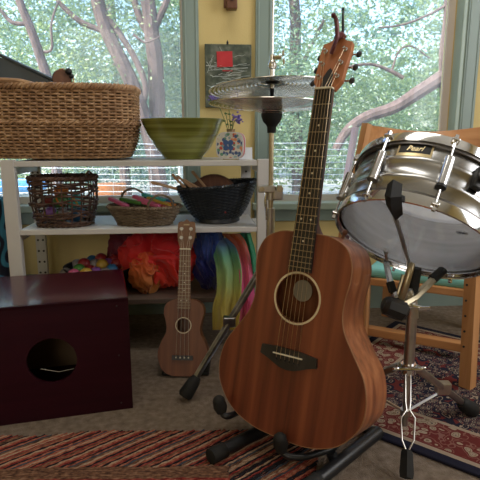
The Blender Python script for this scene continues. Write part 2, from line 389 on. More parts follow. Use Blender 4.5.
# wire fence in the yard
fr = empty('wire_fence', (0, 3.6, -.4), (0, 0, 0), 'thin horizontal-wire fence in the yard outside both windows', 'fence')
FM = Matrix.Translation((0, -3.6, .4))
M['wire'] = mat('galvanised_wire', (.75, .78, .78), .4, .3)
b = MB()
for k in range(22):
    z = -.30 + k * .042 + .1
    b.tube([(-4 + i * .5, 3.6, z + .006 * sin(i * 2.1 + k)) for i in range(17)], .0022, 4, M=FM)
for k in range(60): b.tube([(-4 + k * .135, 3.605, -.35), (-4 + k * .135, 3.605, .66)], .0012, 4, M=FM)
b.build('wire_mesh', M['wire'], fr)
for x in (-3.2, -1.75, -.42, 1.9): MB().cyl((x, 3.62, -.4), (x, 3.62, .72), .016, 8).build('fence_post', M['wire'], fr, FM)
M['pinkwood'] = noisy('weathered_pink_post', [(.3, (.42, .24, .22)), (.7, (.58, .38, .36))], scale=(10, 10, 1), nscale=6, rough=.8)
p0, p1 = at(355.5, 127, 2.75), at(343, 200, 2.75)
d_ = (p1 - p0) * 1.0; d_.y = 0
b = MB(); pb = p1 + d_ * 1.15
b.tube([pb, p1, p0], [.024] * 3, 4, flat=.8); tag(b.build('leaning_post', M['pinkwood'], None), 'weathered pinkish post leaning outside the right window', 'post')
# blue thing and orange thing in the yard
M['blueplastic'] = noisy('blue_plastic', [(.3, (.05, .22, .52)), (.7, (.10, .34, .66))], nscale=6, rough=.4)
c = at(8, 186, 4.2)
b = MB(); b.box((0, 0, .12), (.55, .4, .10), bev=.03)
r_ = empty('play_table', (c.x, 4.2, -.4), (0, 0, .3), 'blue plastic play table out in the yard at far left', 'table')
b = MB(); b.box((0, 0, c.z + .40), (.6, .42, .09), bev=.03).build('table_top', M['blueplastic'], r_)
for sx in (-1, 1):
    for sy in (-1, 1): MB().cyl((sx * .24, sy * .16, 0), (sx * .22, sy * .14, c.z + .37), .03, 10).build('leg', M['blueplastic'], r_)
M['orange'] = mat('orange_plastic', (.75, .25, .06), .5)
c = at(109, 176, 6.5)
tag(MB().lathe([(.001, 0), (.22, 0), (.20, .5), (.21, .52), (.21, .55), (.001, .56)], 20, Matrix.Translation((c.x, 6.5, -.4))).build('yard_bin', M['orange'], None), 'small orange tub out in the yard beyond the fence', 'tub')

# ================================================================= SHELF UNIT
SA = R(5)
f0 = at(6, 230.5, 1.60)                 # front-left corner of the middle board
SM = Matrix.Translation((f0.x, 1.60, 0)) @ Matrix.Rotation(SA, 4, 'Z'); SI = SM.inverted()
z_top, z_mid, z_bot = .649, f0.z, .19
def sp(px, py, dep):                   # point at depth `dep` behind the front plane of the shelf
    o = SI @ Cv; d = SI.to_3x3() @ ray(px, py); p = o + d * ((dep - o.y) / d.y); return SM @ p
def spos(px, dep, z): p = sp(px, 190, dep); return Vector((p.x, p.y, z))
SW = (SI @ sp(270, 200, 0)).x; SDp = .30
print('shelf width', SW, 'z_mid', z_mid)
sh = empty('shelf_unit', SM.translation, (0, 0, SA), 'white painted wooden shelf unit with perforated metal back posts', 'shelf')
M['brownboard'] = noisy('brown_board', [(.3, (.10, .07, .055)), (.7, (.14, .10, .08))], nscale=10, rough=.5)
M['metalwhite'] = noisy('white_enamel_strip', [(.3, (.52, .53, .55)), (.7, (.6, .61, .62))], nscale=20, rough=.4)
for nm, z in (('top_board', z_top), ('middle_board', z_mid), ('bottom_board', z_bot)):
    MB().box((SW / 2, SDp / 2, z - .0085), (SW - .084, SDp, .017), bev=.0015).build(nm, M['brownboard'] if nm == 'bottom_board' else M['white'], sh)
for x in (.021, SW - .021):
    MB().box((x, .012, (z_top + .004) / 2), (.042, .028, z_top + .004), bev=.002).build('front_post', M['white'], sh)
    for z in (z_top - .03, z_mid - .03, z_bot - .03):
        MB().box((x, SDp / 2, z), (.018, SDp - .03, .03), bev=.001).build('side_rail', M['white'], sh)
for x in (.020, SW - .052):
    sgn = 1 if x < .3 else -1
    st = MB().box((x, SDp - .012, z_top / 2 - .005), (.036, .016, z_top - .02)).build('perforated_post', M['metalwhite'], sh)
    b = MB()
    for k in range(14):
        for dx in ((-.009, .009) if x < .3 else (0,)):
            b.cyl((x + dx, SDp - .0205, .05 + k * .042), (x + dx, SDp - .0190, .05 + k * .042), .0042, 8)
    b.build('post_holes', M['black'], st)

# ---- big wicker basket
def weave(prof, a, bb, rows, stakes, rw, amp, closed_corner=.6, jitter=0, skip=0, seed=1, per=4, flat=1.0):
    """woven wall: rows of strands going in and out around stakes. prof(t)->(scale, z); superellipse plan a x bb"""
    rr = random.Random(seed)
    def pt(u, sc, off=0):
        c_, s_ = cos(u), sin(u)
        e = closed_corner
        x = a * sc * math.copysign(abs(c_) ** e, c_); y = bb * sc * math.copysign(abs(s_) ** e, s_)
        n = Vector((x / (a * a), y / (bb * bb), 0)); n.normalize()
        return Vector((x, y, 0)) + n * off
    # even arclength parameters
    K = 720; U = [2 * pi * i / K for i in range(K + 1)]; acc = [0]
    for i in range(K): acc.append(acc[-1] + (pt(U[i + 1], 1) - pt(U[i], 1)).length)
    def u_at(f):
        t = (f % 1.0) * acc[-1]; lo, hi = 0, K
        while hi - lo > 1:
            m = (lo + hi) // 2
            if acc[m] <= t: lo = m
            else: hi = m
        return U[lo] + (U[hi] - U[lo]) * (t - acc[lo]) / max(1e-9, acc[hi] - acc[lo])
    W_ = MB(); n = stakes * per
    us = [u_at(i / n) for i in range(n)]
    for r in range(rows):
        if skip and rr.random() < skip: continue
        t = (r + .5) / rows; sc, z = prof(t); ph = r % 2
        j1, j2 = rr.uniform(-jitter, jitter), rr.uniform(0, 6)
        pts = []
        for i in range(n):
            o = amp * sin(pi * i / per + pi * ph)
            p = pt(us[i], sc, o); p.z = z + j1 + jitter * 1.5 * sin(us[i] * 2 + j2) + jitter * sin(us[i] * 5 + j2 * 2); pts.append(p)
        W_.tube(pts, rw, 5, closed=True, up=(0, 0, 1), flat=flat)
    S_ = MB()
    for i in range(stakes):
        u = us[(i * per) % n]; q = []
        for k in range(7):
            sc, z = prof(k / 6); p = pt(u, sc); p.z = z; q.append(p)
        S_.tube(q, rw * .8, 5)
    return W_, S_, pt, us
def braid(b, pt, us, sc, z, r, n=2, amp=.004, wraps=40):
    for k in range(n):
        N = len(us)
        b.tube([pt(us[i], sc, amp * cos(2 * pi * (i * wraps / N) + k * 2 * pi / n)) + Vector((0, 0, z + amp * sin(2 * pi * (i * wraps / N) + k * 2 * pi / n))) for i in range(N)], r, 5, closed=True)
M['wicker'] = noisy('tan_wicker', [(.3, (.28, .155, .08)), (.55, (.45, .27, .145)), (.75, (.58, .38, .22))], nscale=30, rough=.6)
M['wickerdark'] = noisy('dark_brown_vine', [(.3, (.045, .024, .017)), (.6, (.10, .05, .034)), (.8, (.17, .09, .06))], nscale=25, rough=.55)
M['seagrass'] = noisy('grey_brown_twig', [(.3, (.10, .07, .045)), (.6, (.20, .15, .10)), (.8, (.30, .23, .16))], nscale=40, rough=.8)
M['blackweave'] = noisy('black_woven_cord', [(.3, (.008, .011, .016)), (.7, (.02, .026, .034))], nscale=30, rough=.4)
cA = spos(68.5, .155, z_top)
bk = empty('wicker_hamper', cA, (0, 0, SA), 'large tan wicker basket on the top board of the shelf', 'basket')
def prof(t): return (.85 + .15 * sin(min(1, t * 2.0) * pi / 2) ** .7, .006 + .222 * t)
Wv, Sv, pt, us = weave(prof, .245, .145, 23, 64, .0037, .0042, .5)
Wv.build('woven_wall', M['wicker'], bk); Sv.build('stakes', M['wicker'], bk)
M['liner'] = noisy('brown_cloth_lining', [(.3, (.045, .022, .012)), (.7, (.075, .04, .02))], nscale=30, rough=.9)
b = MB(); nu = len(us); nr = 8; vs = []
for i in range(nr):
    sc, z = prof(i / (nr - 1)); vs += [pt(u, sc, -.009) + Vector((0, 0, z)) for u in us]
b.add(vs, [[i * nu + k, i * nu + (k + 1) % nu, (i + 1) * nu + (k + 1) % nu, (i + 1) * nu + k] for i in range(nr - 1) for k in range(nu)], True); b.build('lining', M['liner'], bk)
b = MB(); braid(b, pt, us, 1.005, .228, .0055, 3, .0065, 34); b.build('braided_rim', M['wicker'], bk)
b = MB(); braid(b, pt, us, 1.01, .118, .0038, 2, .0045, 40); b.build('braided_band', M['wicker'], bk)
b = MB(); b.add([pt(u, .86) + Vector((0, 0, .008)) for u in us], [list(range(len(us)))]); b.build('base', M['wicker'], bk)
b = MB()
for s, x in ((1, -.15),):
    b.tube(catmull([(x - .09, -.14, .232), (x - .03, -.145, .242), (x + .05, -.145, .242), (x + .10, -.14, .232)], 6), .008, 7)
b.build('handle', M['wicker'], bk)
# things poking out of the hamper
M['slate'] = noisy('dark_slate_plastic', [(.3, (.035, .05, .06)), (.7, (.055, .075, .09))], nscale=10, rough=.35)
q0, q1, q2 = sp(-14, 52, .15), sp(30, 68, .13), sp(62, 86, .11)
pad = MB()
tip = [sp(-20, 55, .14), sp(2, 58, .14), sp(22, 65, .14), sp(45, 78, .14), sp(60, 88, .14), sp(62, 92, .14), sp(20, 92, .14), sp(-20, 94, .14)]
n_ = len(tip); back = [p + Vector((.0, .03, .0)) for p in tip]
pad.add(tip + back, [list(range(n_)), [n_ + i for i in range(n_)][::-1]] + [[(i + 1) % n_, i, n_ + i, n_ + (i + 1) % n_] for i in range(n_)])
pad.box((sp(28, 68, .155)), (.20, .05, .010), rot=Matrix.Rotation(R(25), 4, 'Y'), bev=.004)
tag(pad.build('instrument_case_lid', M['slate']), 'dark slate pointed lid edge sticking up out of the wicker basket', 'case')
cK = sp(62, 79, .12)
cs = empty('wooden_clapper', cK, (0, 0, R(-10)), 'small round brown wooden clapper with orange band in the wicker basket', 'percussion toy')
MB().lathe([(.001, -.018), (.026, -.018), (.030, -.014), (.030, .008), (.027, .012), (.001, .012)], 24, Matrix.Rotation(R(90), 4, 'X') @ Matrix.Rotation(R(20), 4, 'Y')).build('body', M['mahog'], cs)
MB().lathe([(.0305, -.004), (.032, -.004), (.032, .006), (.0305, .006)], 24, Matrix.Translation((.006, 0, 0)) @ Matrix.Rotation(R(90), 4, 'X') @ Matrix.Rotation(R(20), 4, 'Y')).build('band', M['orange'], cs)
MB().sphere((.028, -.006, .022), .011).sphere((.034, 0, .008), .008).build('knob', M['black'], cs)

# ---- green bowl
M['bowl'] = None
m = mat('olive_glazed_ceramic', (.2, .22, .04), .22, 0, .5, .3); M['bowl'] = m
L = m.node_tree.links; tc = nod(m, 'ShaderNodeTexCoord'); mp = nod(m, 'ShaderNodeMapping'); mp.inputs['Scale'].default_value = (1.5, 1.5, 60)
nz = nod(m, 'ShaderNodeTexNoise'); nz.inputs['Scale'].default_value = 1.5; nz.inputs['Detail'].default_value = 5
r = ramp(m, [(.3, (.13, .13, .022)), (.5, (.21, .225, .045)), (.7, (.30, .33, .085))])
L.new(tc.outputs['Object'], mp.inputs[0]); L.new(mp.outputs[0], nz.inputs[0]); L.new(nz.outputs[0], r.inputs[0]); L.new(r.outputs[0], m.node_tree.nodes['Principled BSDF'].inputs['Base Color'])
cB = spos(184, .15, z_top)
tag(MB().lathe([(.001, .004), (.058, .004), (.060, 0), (.064, .001), (.068, .008), (.095, .038), (.122, .085), (.141, .131), (.1425, .134), (.139, .135), (.118, .088), (.090, .045), (.06, .02), (.001, .016)], 56, Matrix.Translation(cB)).build('ceramic_bowl', M['bowl']),
    'wide olive green glazed bowl on the top board of the shelf', 'bowl')

# ---- patterned flask vase with flowers
m = mat('floral_glaze', (.7, .66, .6), .3); L = m.node_tree.links
tc = nod(m, 'ShaderNodeTexCoord'); vo = nod(m, 'ShaderNodeTexVoronoi'); vo.inputs['Scale'].default_value = 95; L.new(tc.outputs['Object'], vo.inputs[0])
hs = nod(m, 'ShaderNodeSeparateXYZ'); L.new(vo.outputs['Color'], hs.inputs[0])
r = ramp(m, [(0, (.06, .11, .27)), (.2, (.55, .10, .07)), (.38, (.12, .30, .22)), (.55, (.62, .62, .56)), (.72, (.75, .30, .14)), (.86, (.28, .42, .45))], 'CONSTANT')
L.new(hs.outputs[0], r.inputs[0]); gt = nod(m, 'ShaderNodeMath', operation='GREATER_THAN'); gt.inputs[1].default_value = .0075
L.new(vo.outputs['Distance'], gt.inputs[0]); gt.inputs[1].default_value = .60
mx = nod(m, 'ShaderNodeMix', data_type='RGBA'); L.new(gt.outputs[0], mx.inputs[0]); L.new(r.outputs[0], mx.inputs[6]); mx.inputs[7].default_value = (.68, .66, .62, 1)
L.new(mx.outputs[2], m.node_tree.nodes['Principled BSDF'].inputs['Base Color']); M['floral'] = m
M['glazewhite'] = mat('white_glaze', (.66, .66, .66), .3); M['redglaze'] = mat('red_glaze', (.45, .05, .06), .35)
cV = spos(231, .06, z_top)
va = empty('flask_vase', cV, (0, 0, R(-14)), 'small squarish floral patterned flask vase beside the green bowl', 'vase')
def sqr(w_, h_, e, n=44):
    return [(w_ * math.copysign(abs(cos(2 * pi * i / n)) ** e, cos(2 * pi * i / n)), h_ + h_ * math.copysign(abs(sin(2 * pi * i / n)) ** e, sin(2 * pi * i / n))) for i in range(n)]
o44 = sqr(.046, .043, .55); b = MB()
b.prism([(x, z + .004) for x, z in o44], -.012, .012); b.build('body', M['redglaze'], va)
b = MB()
for y0, y1 in ((-.016, -.012), (.012, .016)): b.prism([(x * 1.02, (z - .043) * 1.02 + .047) for x, z in o44], y0, y1)
b.build('edge_ring', M['glazewhite'], va)
b = MB(); b.prism([(x * .93, (z - .043) * .93 + .047) for x, z in o44], -.0175, -.0155); b.build('patterned_face', M['floral'], va)
b = MB()
for k in range(4):
    b.prism([(-.004 + .012 * cos(k * pi / 2 + .8) + .009 * cos(t * pi / 8), .048 + .012 * sin(k * pi / 2 + .8) + .009 * sin(t * pi / 8)) for t in range(16)], -.0185, -.0170)
M['cobalt'] = mat('cobalt_glaze', (.05, .12, .32), .3); b.build('blue_flower_motif', M['cobalt'], va)
b = MB().lathe([(.010, .085), (.013, .092), (.015, .100), (.012, .100), (.009, .092)], 16); b.box((0, 0, .002), (.05, .024, .004), bev=.001); b.build('neck', M['brass'], va)
M['stem'] = mat('green_stem', (.10, .18, .06), .6); M['violet'] = noisy('violet_petals', [(.3, (.14, .10, .40)), (.7, (.26, .20, .60))], nscale=60, rough=.6)
fl_ = empty('flower_sprigs', cV + Vector((0, 0, .098)), (0, 0, 0), 'violet blossoms on green stems standing in the floral vase', 'flowers')
b = MB()
def loc3(px, py, y): p = at(px, py, y); return p - cV - Vector((0, 0, .098))
yv = cV.y
tips = [(225, 112), (229, 110), (233, 113), (214, 98), (237, 119), (228, 119)]
for k, (px, py) in enumerate(tips):
    t = loc3(px, py, yv); b.tube(catmull([Vector((0, 0, -.03)), t * .5 + Vector((.003 * (k % 3 - 1), 0, .006)), t], 5), .0012, 5)
b.build('stems', M['stem'], fl_)
b = MB(); rv = random.Random(8)
for (px, py, n, s) in ((237, 118, 26, .010), (239, 122, 16, .008), (213, 97, 22, .009), (219, 96, 10, .006)):
    c = loc3(px, py, yv - .008)
    for i in range(n):
        p = c + Vector([rv.gauss(0, s * .6) for _ in range(3)]); b.sphere(p, s * .35, 6, (1.2, .6, .9))
b.build('blossoms', M['violet'], fl_)
b = MB()
for i in range(7):
    p = loc3(226 + rv.uniform(-3, 6), 117 + rv.uniform(-4, 9), yv); b.sphere(p, .006, 6, (1, .3, .5))
b.build('leaves', M['stem'], fl_)
M['paper'] = mat('white_card', (.66, .68, .72), .7)
p = spos(244, .10, z_top)
tag(MB().box((0, 0, .020), (.056, .002, .040), rot=Matrix.Rotation(R(-8), 4, 'X')).box((0, .008, .018), (.056, .0015, .037), rot=Matrix.Rotation(R(12), 4, 'X')).build('folded_card', M['paper'], None, Matrix.Translation(p) @ Matrix.Rotation(R(8), 4, 'Z')), 'small white folded card beside the floral vase', 'card')

# ---- dark woven basket with toys
cD = spos(64, .108, z_mid)
db = empty('woven_basket', cD, (0, 0, SA), 'dark brown open-weave vine basket at the left end of the middle board', 'basket')
pr = lambda t: (.80 + .2 * min(1, t * 2) ** .7, .004 + .156 * t)
Wv, Sv, pt, us = weave(pr, .105, .095, 20, 22, .0034, .0042, .72, .0036, .24, 5)
Wv.build('woven_wall', M['wickerdark'], db); Sv.build('stakes', M['wickerdark'], db)
b = MB(); braid(b, pt, us, 1.0, .160, .0042, 3, .005, 20); b.build('braided_rim', M['wickerdark'], db)
b = MB(); braid(b, pt, us, .82, .008, .004, 2, .004, 16); b.build('foot_rim', M['wickerdark'], db)
MB().tube(catmull([(.08, -.05, .16), (.088, -.03, .178), (.09, -.01, .178), (.098, .02, .16)], 6), .004, 6).build('handle', M['wickerdark'], db)
b = MB(); b.add([pt(u, .8) + Vector((0, 0, .006)) for u in us], [list(range(len(us)))]); b.build('base', M['wickerdark'], db)
tc_ = {'green': (.06, .20, .04), 'orange': (.8, .26, .05), 'red': (.28, .025, .03), 'blue': (.03, .15, .34), 'yellow': (.5, .33, .05), 'pink': (.62, .12, .26), 'teal': (.05, .42, .42), 'white': (.26, .24, .25), 'purple': (.25, .1, .4)}
for k, v in tc_.items(): M['c_' + k] = noisy(k + '_toy_colour', [(.3, tuple(x * .8 for x in v)), (.7, v)], nscale=20, rough=.4)
def shaker(name, loc, c1, c2, lab, rot):
    r0 = empty(name, loc, rot, lab, 'toy')
    MB().sphere((0, 0, 0), .022, 16, (1, 1, 1.25)).build('body', M[c1], r0)
    MB().lathe([(.0225, -.003), (.0235, 0), (.0225, .003)], 18).build('band', M[c2], r0)
    return r0
def shaker2(dx, dy, dz, c1, c2, lab):
    return shaker('egg_shaker', cD + Vector((dx, dy, dz)), c1, c2, lab, (R(40 * dx * 10), R(60), dx * 20))
shaker2(-.045, -.02, .040, 'c_purple', 'c_yellow', 'purple shaker low in the dark woven basket')
shaker2(.0, -.04, .035, 'c_white', 'c_green', 'white shaker low in the dark woven basket')
shaker2(.05, -.02, .036, 'c_blue', 'c_white', 'blue shaker in the dark woven basket')
shaker2(-.01, -.01, .082, 'c_green', 'c_orange', 'bright green shaker in the middle of the dark woven basket')
shaker2(.035, -.0, .08, 'c_teal', 'c_yellow', 'teal shaker near the top of the dark woven basket')
shaker2(-.02, .03, .11, 'c_orange', 'c_red', 'orange shaker topmost in the dark woven basket')
shaker2(-.06, .03, .075, 'c_red', 'c_white', 'red shaker at left in the dark woven basket')

# ---- small handled twig basket with coloured bars
cS = spos(144, .085, z_mid)
tb = empty('twig_basket', cS, (0, 0, R(-4)), 'small oval twig basket with two hoop handles in the middle of the shelf', 'basket')
pr = lambda t: (.74 + .28 * t, .003 + .058 * t)
Wv, Sv, pt, us = weave(pr, .120, .072, 12, 34, .0036, .0034, .9, .001, 0, 3)
Wv.build('woven_wall', M['seagrass'], tb); Sv.build('stakes', M['seagrass'], tb)
b = MB(); braid(b, pt, us, 1.02, .062, .0042, 2, .004, 34); b.build('braided_rim', M['seagrass'], tb)
b = MB(); b.add([pt(u, .74) + Vector((0, 0, .004)) for u in us], [list(range(len(us)))]); b.build('base', M['seagrass'], tb)
for (pts) in ([(-.095, .045, .06), (-.088, .05, .100), (-.055, .055, .116), (-.02, .055, .100), (-.005, .06, .06)], [(.03, -.07, .055), (.035, -.075, .085), (.065, -.07, .108), (.098, -.05, .095), (.108, -.04, .06)]):
    b = MB(); c = catmull(pts, 8)
    for k in range(2): b.tube([p + Vector((.002 * cos(i * .9 + k * pi), .002 * sin(i * .9 + k * pi), 0)) for i, p in enumerate(c)], .0032, 6)
    b.build('handle', M['seagrass'], tb)
for k, (dx, dy, dz, cc, az, el) in enumerate([(-.085, -.01, .062, 'pink', -35, 14), (-.045, -.005, .066, 'green', -30, 6), (-.028, .02, .058, 'green', -34, 4), (.0, -.01, .070, 'pink', -30, 14), (.03, .012, .076, 'teal', -24, 12), (.055, .02, .070, 'blue', -20, 10), (.05, -.01, .064, 'yellow', -24, 14), (.066, -.005, .060, 'orange', -22, 10), (.05, -.03, .056, 'red', -20, 12), (.02, -.028, .060, 'pink', -26, 8)]):
    Mx = Matrix.Translation(cS + Vector((dx, dy, dz))) @ Matrix.Rotation(R(az), 4, 'Z') @ Matrix.Rotation(R(el), 4, 'Y')
    tag(MB().box((0, 0, 0), (.090, .019, .011), bev=.003).build('chime_bar', M['c_' + cc], None, Matrix.Translation((0, 0, .014)) @ Mx),
        {0: 'pink chime bar at the left end of the twig basket', 1: 'green chime bar in front at the left of the twig basket', 2: 'green chime bar lying behind the other green one', 3: 'pink chime bar in the middle of the twig basket', 4: 'teal chime bar topmost in the twig basket', 5: 'blue chime bar at the back right of the twig basket', 6: 'yellow chime bar in the twig basket', 7: 'orange chime bar at the right of the twig basket', 8: 'red chime bar by the front handle of the twig basket', 9: 'pink chime bar low beside the red one'}[k], 'chime bar', 'coloured bars in the twig basket')

# ---- black basket bowl with sticks and hand drum
cW = spos(217, .135, z_mid)
bb_ = empty('black_basket', cW, (0, 0, 0), 'black woven bowl-shaped basket at the right of the middle board', 'basket')
pr = lambda t: (.50 + .52 * t ** .62, .012 + .118 * t)
Wv, Sv, pt, us = weave(pr, .136, .132, 24, 40, .0036, .0028, 1.0, 0, 0, 7)
Mt = Matrix(((1, 0, 0, 0), (0, 1, 0, 0), (.085, 0, 1, 0), (0, 0, 0, 1)))
for q in (Wv, Sv): q.v = [v + Vector((0, 0, v.x * .09 * min(1, v.z / .12))) for v in q.v]
Wv.build('woven_wall', M['blackweave'], bb_); Sv.build('stakes', M['blackweave'], bb_)
b = MB(); braid(b, pt, us, 1.02, .130, .0045, 2, .003, 40); b.v = [v + Vector((0, 0, v.x * .09)) for v in b.v]
b.build('rolled_rim', M['blackweave'], bb_)
MB().lathe([(.001, .0), (.074, 0), (.080, .004), (.078, .018), (.066, .022), (.001, .016)], 30).build('base', M['blackweave'], bb_)
MB().lathe([(.001, .02), (.07, .022), (.10, .055), (.125, .105)], 30).build('lining', M['blackweave'], bb_)
MB().sphere((.032, -.119, .048), .0035, 8).build('red_bead', M['c_red'], bb_)
M['stickwood'] = wood('pale_stick_wood', (.42, .24, .13), (.55, .34, .19), (.64, .42, .26), 'x', .5)
lab = ['pale drumstick poking farthest left out of the black basket', 'shorter drumstick leaning left in the black basket', 'drumstick in the middle of the black basket bundle', 'drumstick beside the hand drum in the black basket', 'steepest drumstick in the black basket']
for k, (a, b_) in enumerate([((151, 182), (200, 195)), ((172, 174), (196, 200)), ((177, 176), (205, 198)), ((184, 180), (214, 197)), ((192, 171), (216, 200))]):
    q0 = sp(a[0], a[1], .08 + .012 * k); q1 = sp(b_[0], b_[1], .12 + .01 * k)
    tag(MB().tube([q0, q0.lerp(q1, .04), q0.lerp(q1, .1), q1], [.0035, .0058, .0046, .0055], 8).build('drumstick', M['stickwood']), lab[k], 'drumstick', 'sticks in the black basket')
cH = sp(214, 199, .20)
hd = empty('hand_drum', cH, (0, 0, 0), 'round brown hand drum leaning inside the black basket', 'drum')
Mh = Matrix.Rotation(R(8), 4, 'Y') @ Matrix.Rotation(R(74), 4, 'X')
b = MB().lathe([(.084, -.012), (.090, -.014), (.092, 0), (.090, .014), (.084, .012), (.082, 0), (.084, -.012)], 44, Mh); b.build('hoop', M['mahog'], hd)
MB().lathe([(.001, .010), (.084, .010), (.084, .006), (.001, .006)], 44, Mh).build('drumhead', M['ukebody'], hd)

# ---- ball bowl on the bottom board
cP = spos(96, .14, z_bot)
tag(MB().lathe([(.001, .004), (.07, 0), (.10, .03), (.122, .082), (.126, .083), (.126, .088), (.119, .086), (.095, .035), (.06, .012), (.001, .010)], 40, Matrix.Translation(cP)).build('ball_tub', M['rubber']), 'black round tub of coloured balls on the bottom board', 'tub')
bc = [('white', 66, 272, .10), ('pink', 74, 273, .04), ('green', 79, 268, .07), ('yellow', 86, 272, .03), ('red', 84, 262, .13), ('white', 95, 263, .14), ('yellow', 102, 263, .13), ('red', 101, 257, .18), ('purple', 96, 271, .06), ('white', 105, 272, .06), ('blue', 112, 268, .09), ('red', 117, 262, .15), ('red', 114, 258, .19), ('orange', 120, 264, .16), ('purple', 108, 262, .17), ('red', 90, 269, .10), ('blue', 92, 259, .22), ('white', 77, 263, .20)]
bl = ['white play ball at the far left of the black tub', 'pink play ball low at the left front of the black tub', 'green play ball, the only green one in the black tub', 'yellow play ball low at the front of the black tub, right of the green one', 'red play ball behind the green one in the black tub',
      'white play ball between the upper red and yellow balls of the black tub', 'yellow play ball high in the middle of the black tub', 'red play ball topmost in the middle of the black tub', 'purple play ball at the front middle of the black tub', 'white play ball low at the front right of the black tub',
      'blue play ball at the front right of the black tub', 'red play ball just left of the orange ball in the black tub', 'red play ball at the back right of the black tub', 'orange play ball, the only orange one, at the right edge of the black tub', 'purple play ball behind the blue ball at the right of the black tub',
      'red play ball in the second row between the low yellow and purple balls', 'blue play ball at the very back of the black tub', 'white play ball at the back left of the black tub behind the green one']
for k, (cc, px, py, d) in enumerate(bc):
    p = sp(px, py, d) - Vector((0, 0, .008))
    tag(MB().sphere((0, 0, 0), .0225, 18).build('play_ball', M['c_' + cc], None, Matrix.Translation(p)), bl[k], 'ball', 'play balls in the black tub')

# ================================================================= SILKS on the bottom board
def blob(name, c, r3, m, seed, amp, lab, folds=9, group=None):
    """bundle of gathered cloth: sphere pushed into deep soft folds"""
    bm = bmesh.new(); bmesh.ops.create_icosphere(bm, subdivisions=6, radius=1)
    sv = Vector((seed * 3.1, seed, -seed * 1.7)); ax = Vector((.3, -.2, 1)).normalized()
    for v in bm.verts:
        n = v.co.copy()
        a = math.atan2(n.x + .3 * noise.noise(n * 1.5 + sv), n.z + .3 * noise.noise(n * 1.7 - sv))
        wv_ = n + .5 * Vector((noise.noise(n * 1.1 + sv), noise.noise(n * 1.1 - sv), noise.noise(n * 1.3 + sv * 2))); f = abs(noise.noise(Vector((wv_.x * 3.0 + wv_.z * 1.5, wv_.y * 1.4, wv_.z * 1.1)) + sv)) * 1.6 + abs(noise.noise(wv_ * 1.2 + sv)) * .9 + .16 * abs(noise.noise(n * 6 + sv))
        d = 1 + amp * (.5 - f)
        v.co = Vector((n.x * r3[0] * d, n.y * r3[1] * d, n.z * r3[2] * d))
    b = MB(); b.add([v.co for v in bm.verts], [[v.index for v in f.verts] for f in bm.faces], True); bm.free()
    return tag(b.build(name, m, None, Matrix.Translation(c)), lab, 'cloth', group)
M['redsilk'] = clothmat('red_silk', [(.0, (.85, .12, .03)), (.35, (.92, .06, .035)), (.7, (.85, .03, .04)), (1, (.40, .015, .04))], 2, -.13, .17, .45)
M['orangesilk'] = clothmat('orange_silk', [(.0, (.45, .22, .04)), (.5, (.65, .20, .04)), (1, (.85, .09, .03))], 2, -.1, .1)
M['bluesilk'] = clothmat('blue_violet_silk', [(.0, (.03, .015, .09)), (.5, (.02, .03, .28)), (.8, (.04, .10, .48)), (1, (.10, .2, .6))], 2, -.11, .12)
M['maroon'] = clothmat('maroon_silk', [(0, (.16, .01, .04)), (1, (.22, .02, .05))], 2, -.1, .1)
c = sp(161, 268, .15); c.z = max(c.z, z_bot + .108)
blob('play_silk', c, (.140, .10, .108), M['redsilk'], 3, .30, 'bundle of bright red gathered silk on the bottom board')
c2 = sp(146, 278, .085); c2.z = z_bot + .070
blob('play_silk', c2, (.058, .050, .070), M['orangesilk'], 7, .35, 'crumpled orange silk hanging at the left of the red bundle')
c3 = sp(132, 252, .24); c3.z = z_bot + .115
blob('play_silk', c3, (.085, .04, .115), M['maroon'], 5, .3, 'dark maroon cloth behind the red silk bundle')
c4 = sp(210, 265, .13); c4.z = z_bot + .108
blob('play_silk', c4, (.062, .08, .11), M['bluesilk'], 11, .3, 'deep blue silk bundled between the red bundle and the rainbow scarf')

def drape(name, rows, m, lab, folds, amp, seed, thick=.004):
    """hanging cloth: rows of (left px, right px, py, depth) swept down in waves"""
    W_, n = 46, len(rows); vs = []; R_ = catmull([Vector((a, b_, c)) for a, b_, c, d in rows], 8); D_ = catmull([Vector((d, 0, 0)) for a, b_, c, d in rows], 8)
    for q, dd in zip(R_, D_):
        for k in range(W_ + 1):
            t = k / W_; ph = t * folds * 2 * pi + seed + .8 * noise.noise(Vector((t * 3, q.z * .03, seed)))
            p = sp(q.x + (q.y - q.x) * t, q.z, dd.x + amp * sin(ph) + .006 * noise.noise(Vector((t * 9, q.z * .09, seed))))
            vs.append(p)
    c = sum(vs, Vector()) / len(vs); N = len(R_)
    fs = [[i * (W_ + 1) + k, i * (W_ + 1) + k + 1, (i + 1) * (W_ + 1) + k + 1, (i + 1) * (W_ + 1) + k] for i in range(N - 1) for k in range(W_)]
    b = MB(); b.add([v - c for v in vs], fs, True)
    o = b.build(name, m, None, Matrix.Translation(c)); md = o.modifiers.new('thickness', 'SOLIDIFY'); md.thickness = thick; md.offset = 0
    return tag(o, lab, 'scarf', 'dyed silks draped over the bottom board')
M['s_gy'] = clothmat('green_to_yellow_silk', [(.0, (.70, .52, .10)), (.40, (.66, .58, .14)), (.66, (.40, .58, .22)), (.88, (.18, .48, .30)), (1, (.14, .30, .58))], 2, -.15, .13)
M['s_pink'] = clothmat('pink_and_orange_silk', [(.0, (.75, .16, .20)), (.4, (.85, .12, .38)), (.7, (.80, .16, .28)), (1, (.75, .20, .06))], 2, -.14, .13)
M['s_green'] = clothmat('emerald_silk', [(.0, (.04, .30, .15)), (1, (.05, .38, .20))], 2, -.08, .08)
M['s_lb'] = clothmat('light_blue_silk', [(.0, (.03, .06, .35)), (.6, (.10, .2, .62)), (1, (.16, .28, .7))], 2, -.05, .05)
drape('rainbow_scarf', [(238, 250, 233, .19), (241, 255, 250, .17), (244, 257, 268, .15), (246, 257, 286, .13), (247, 256, 296, .12)], M['s_green'], 'emerald green silk hanging at the right by the shelf post', 2, .008, 2)
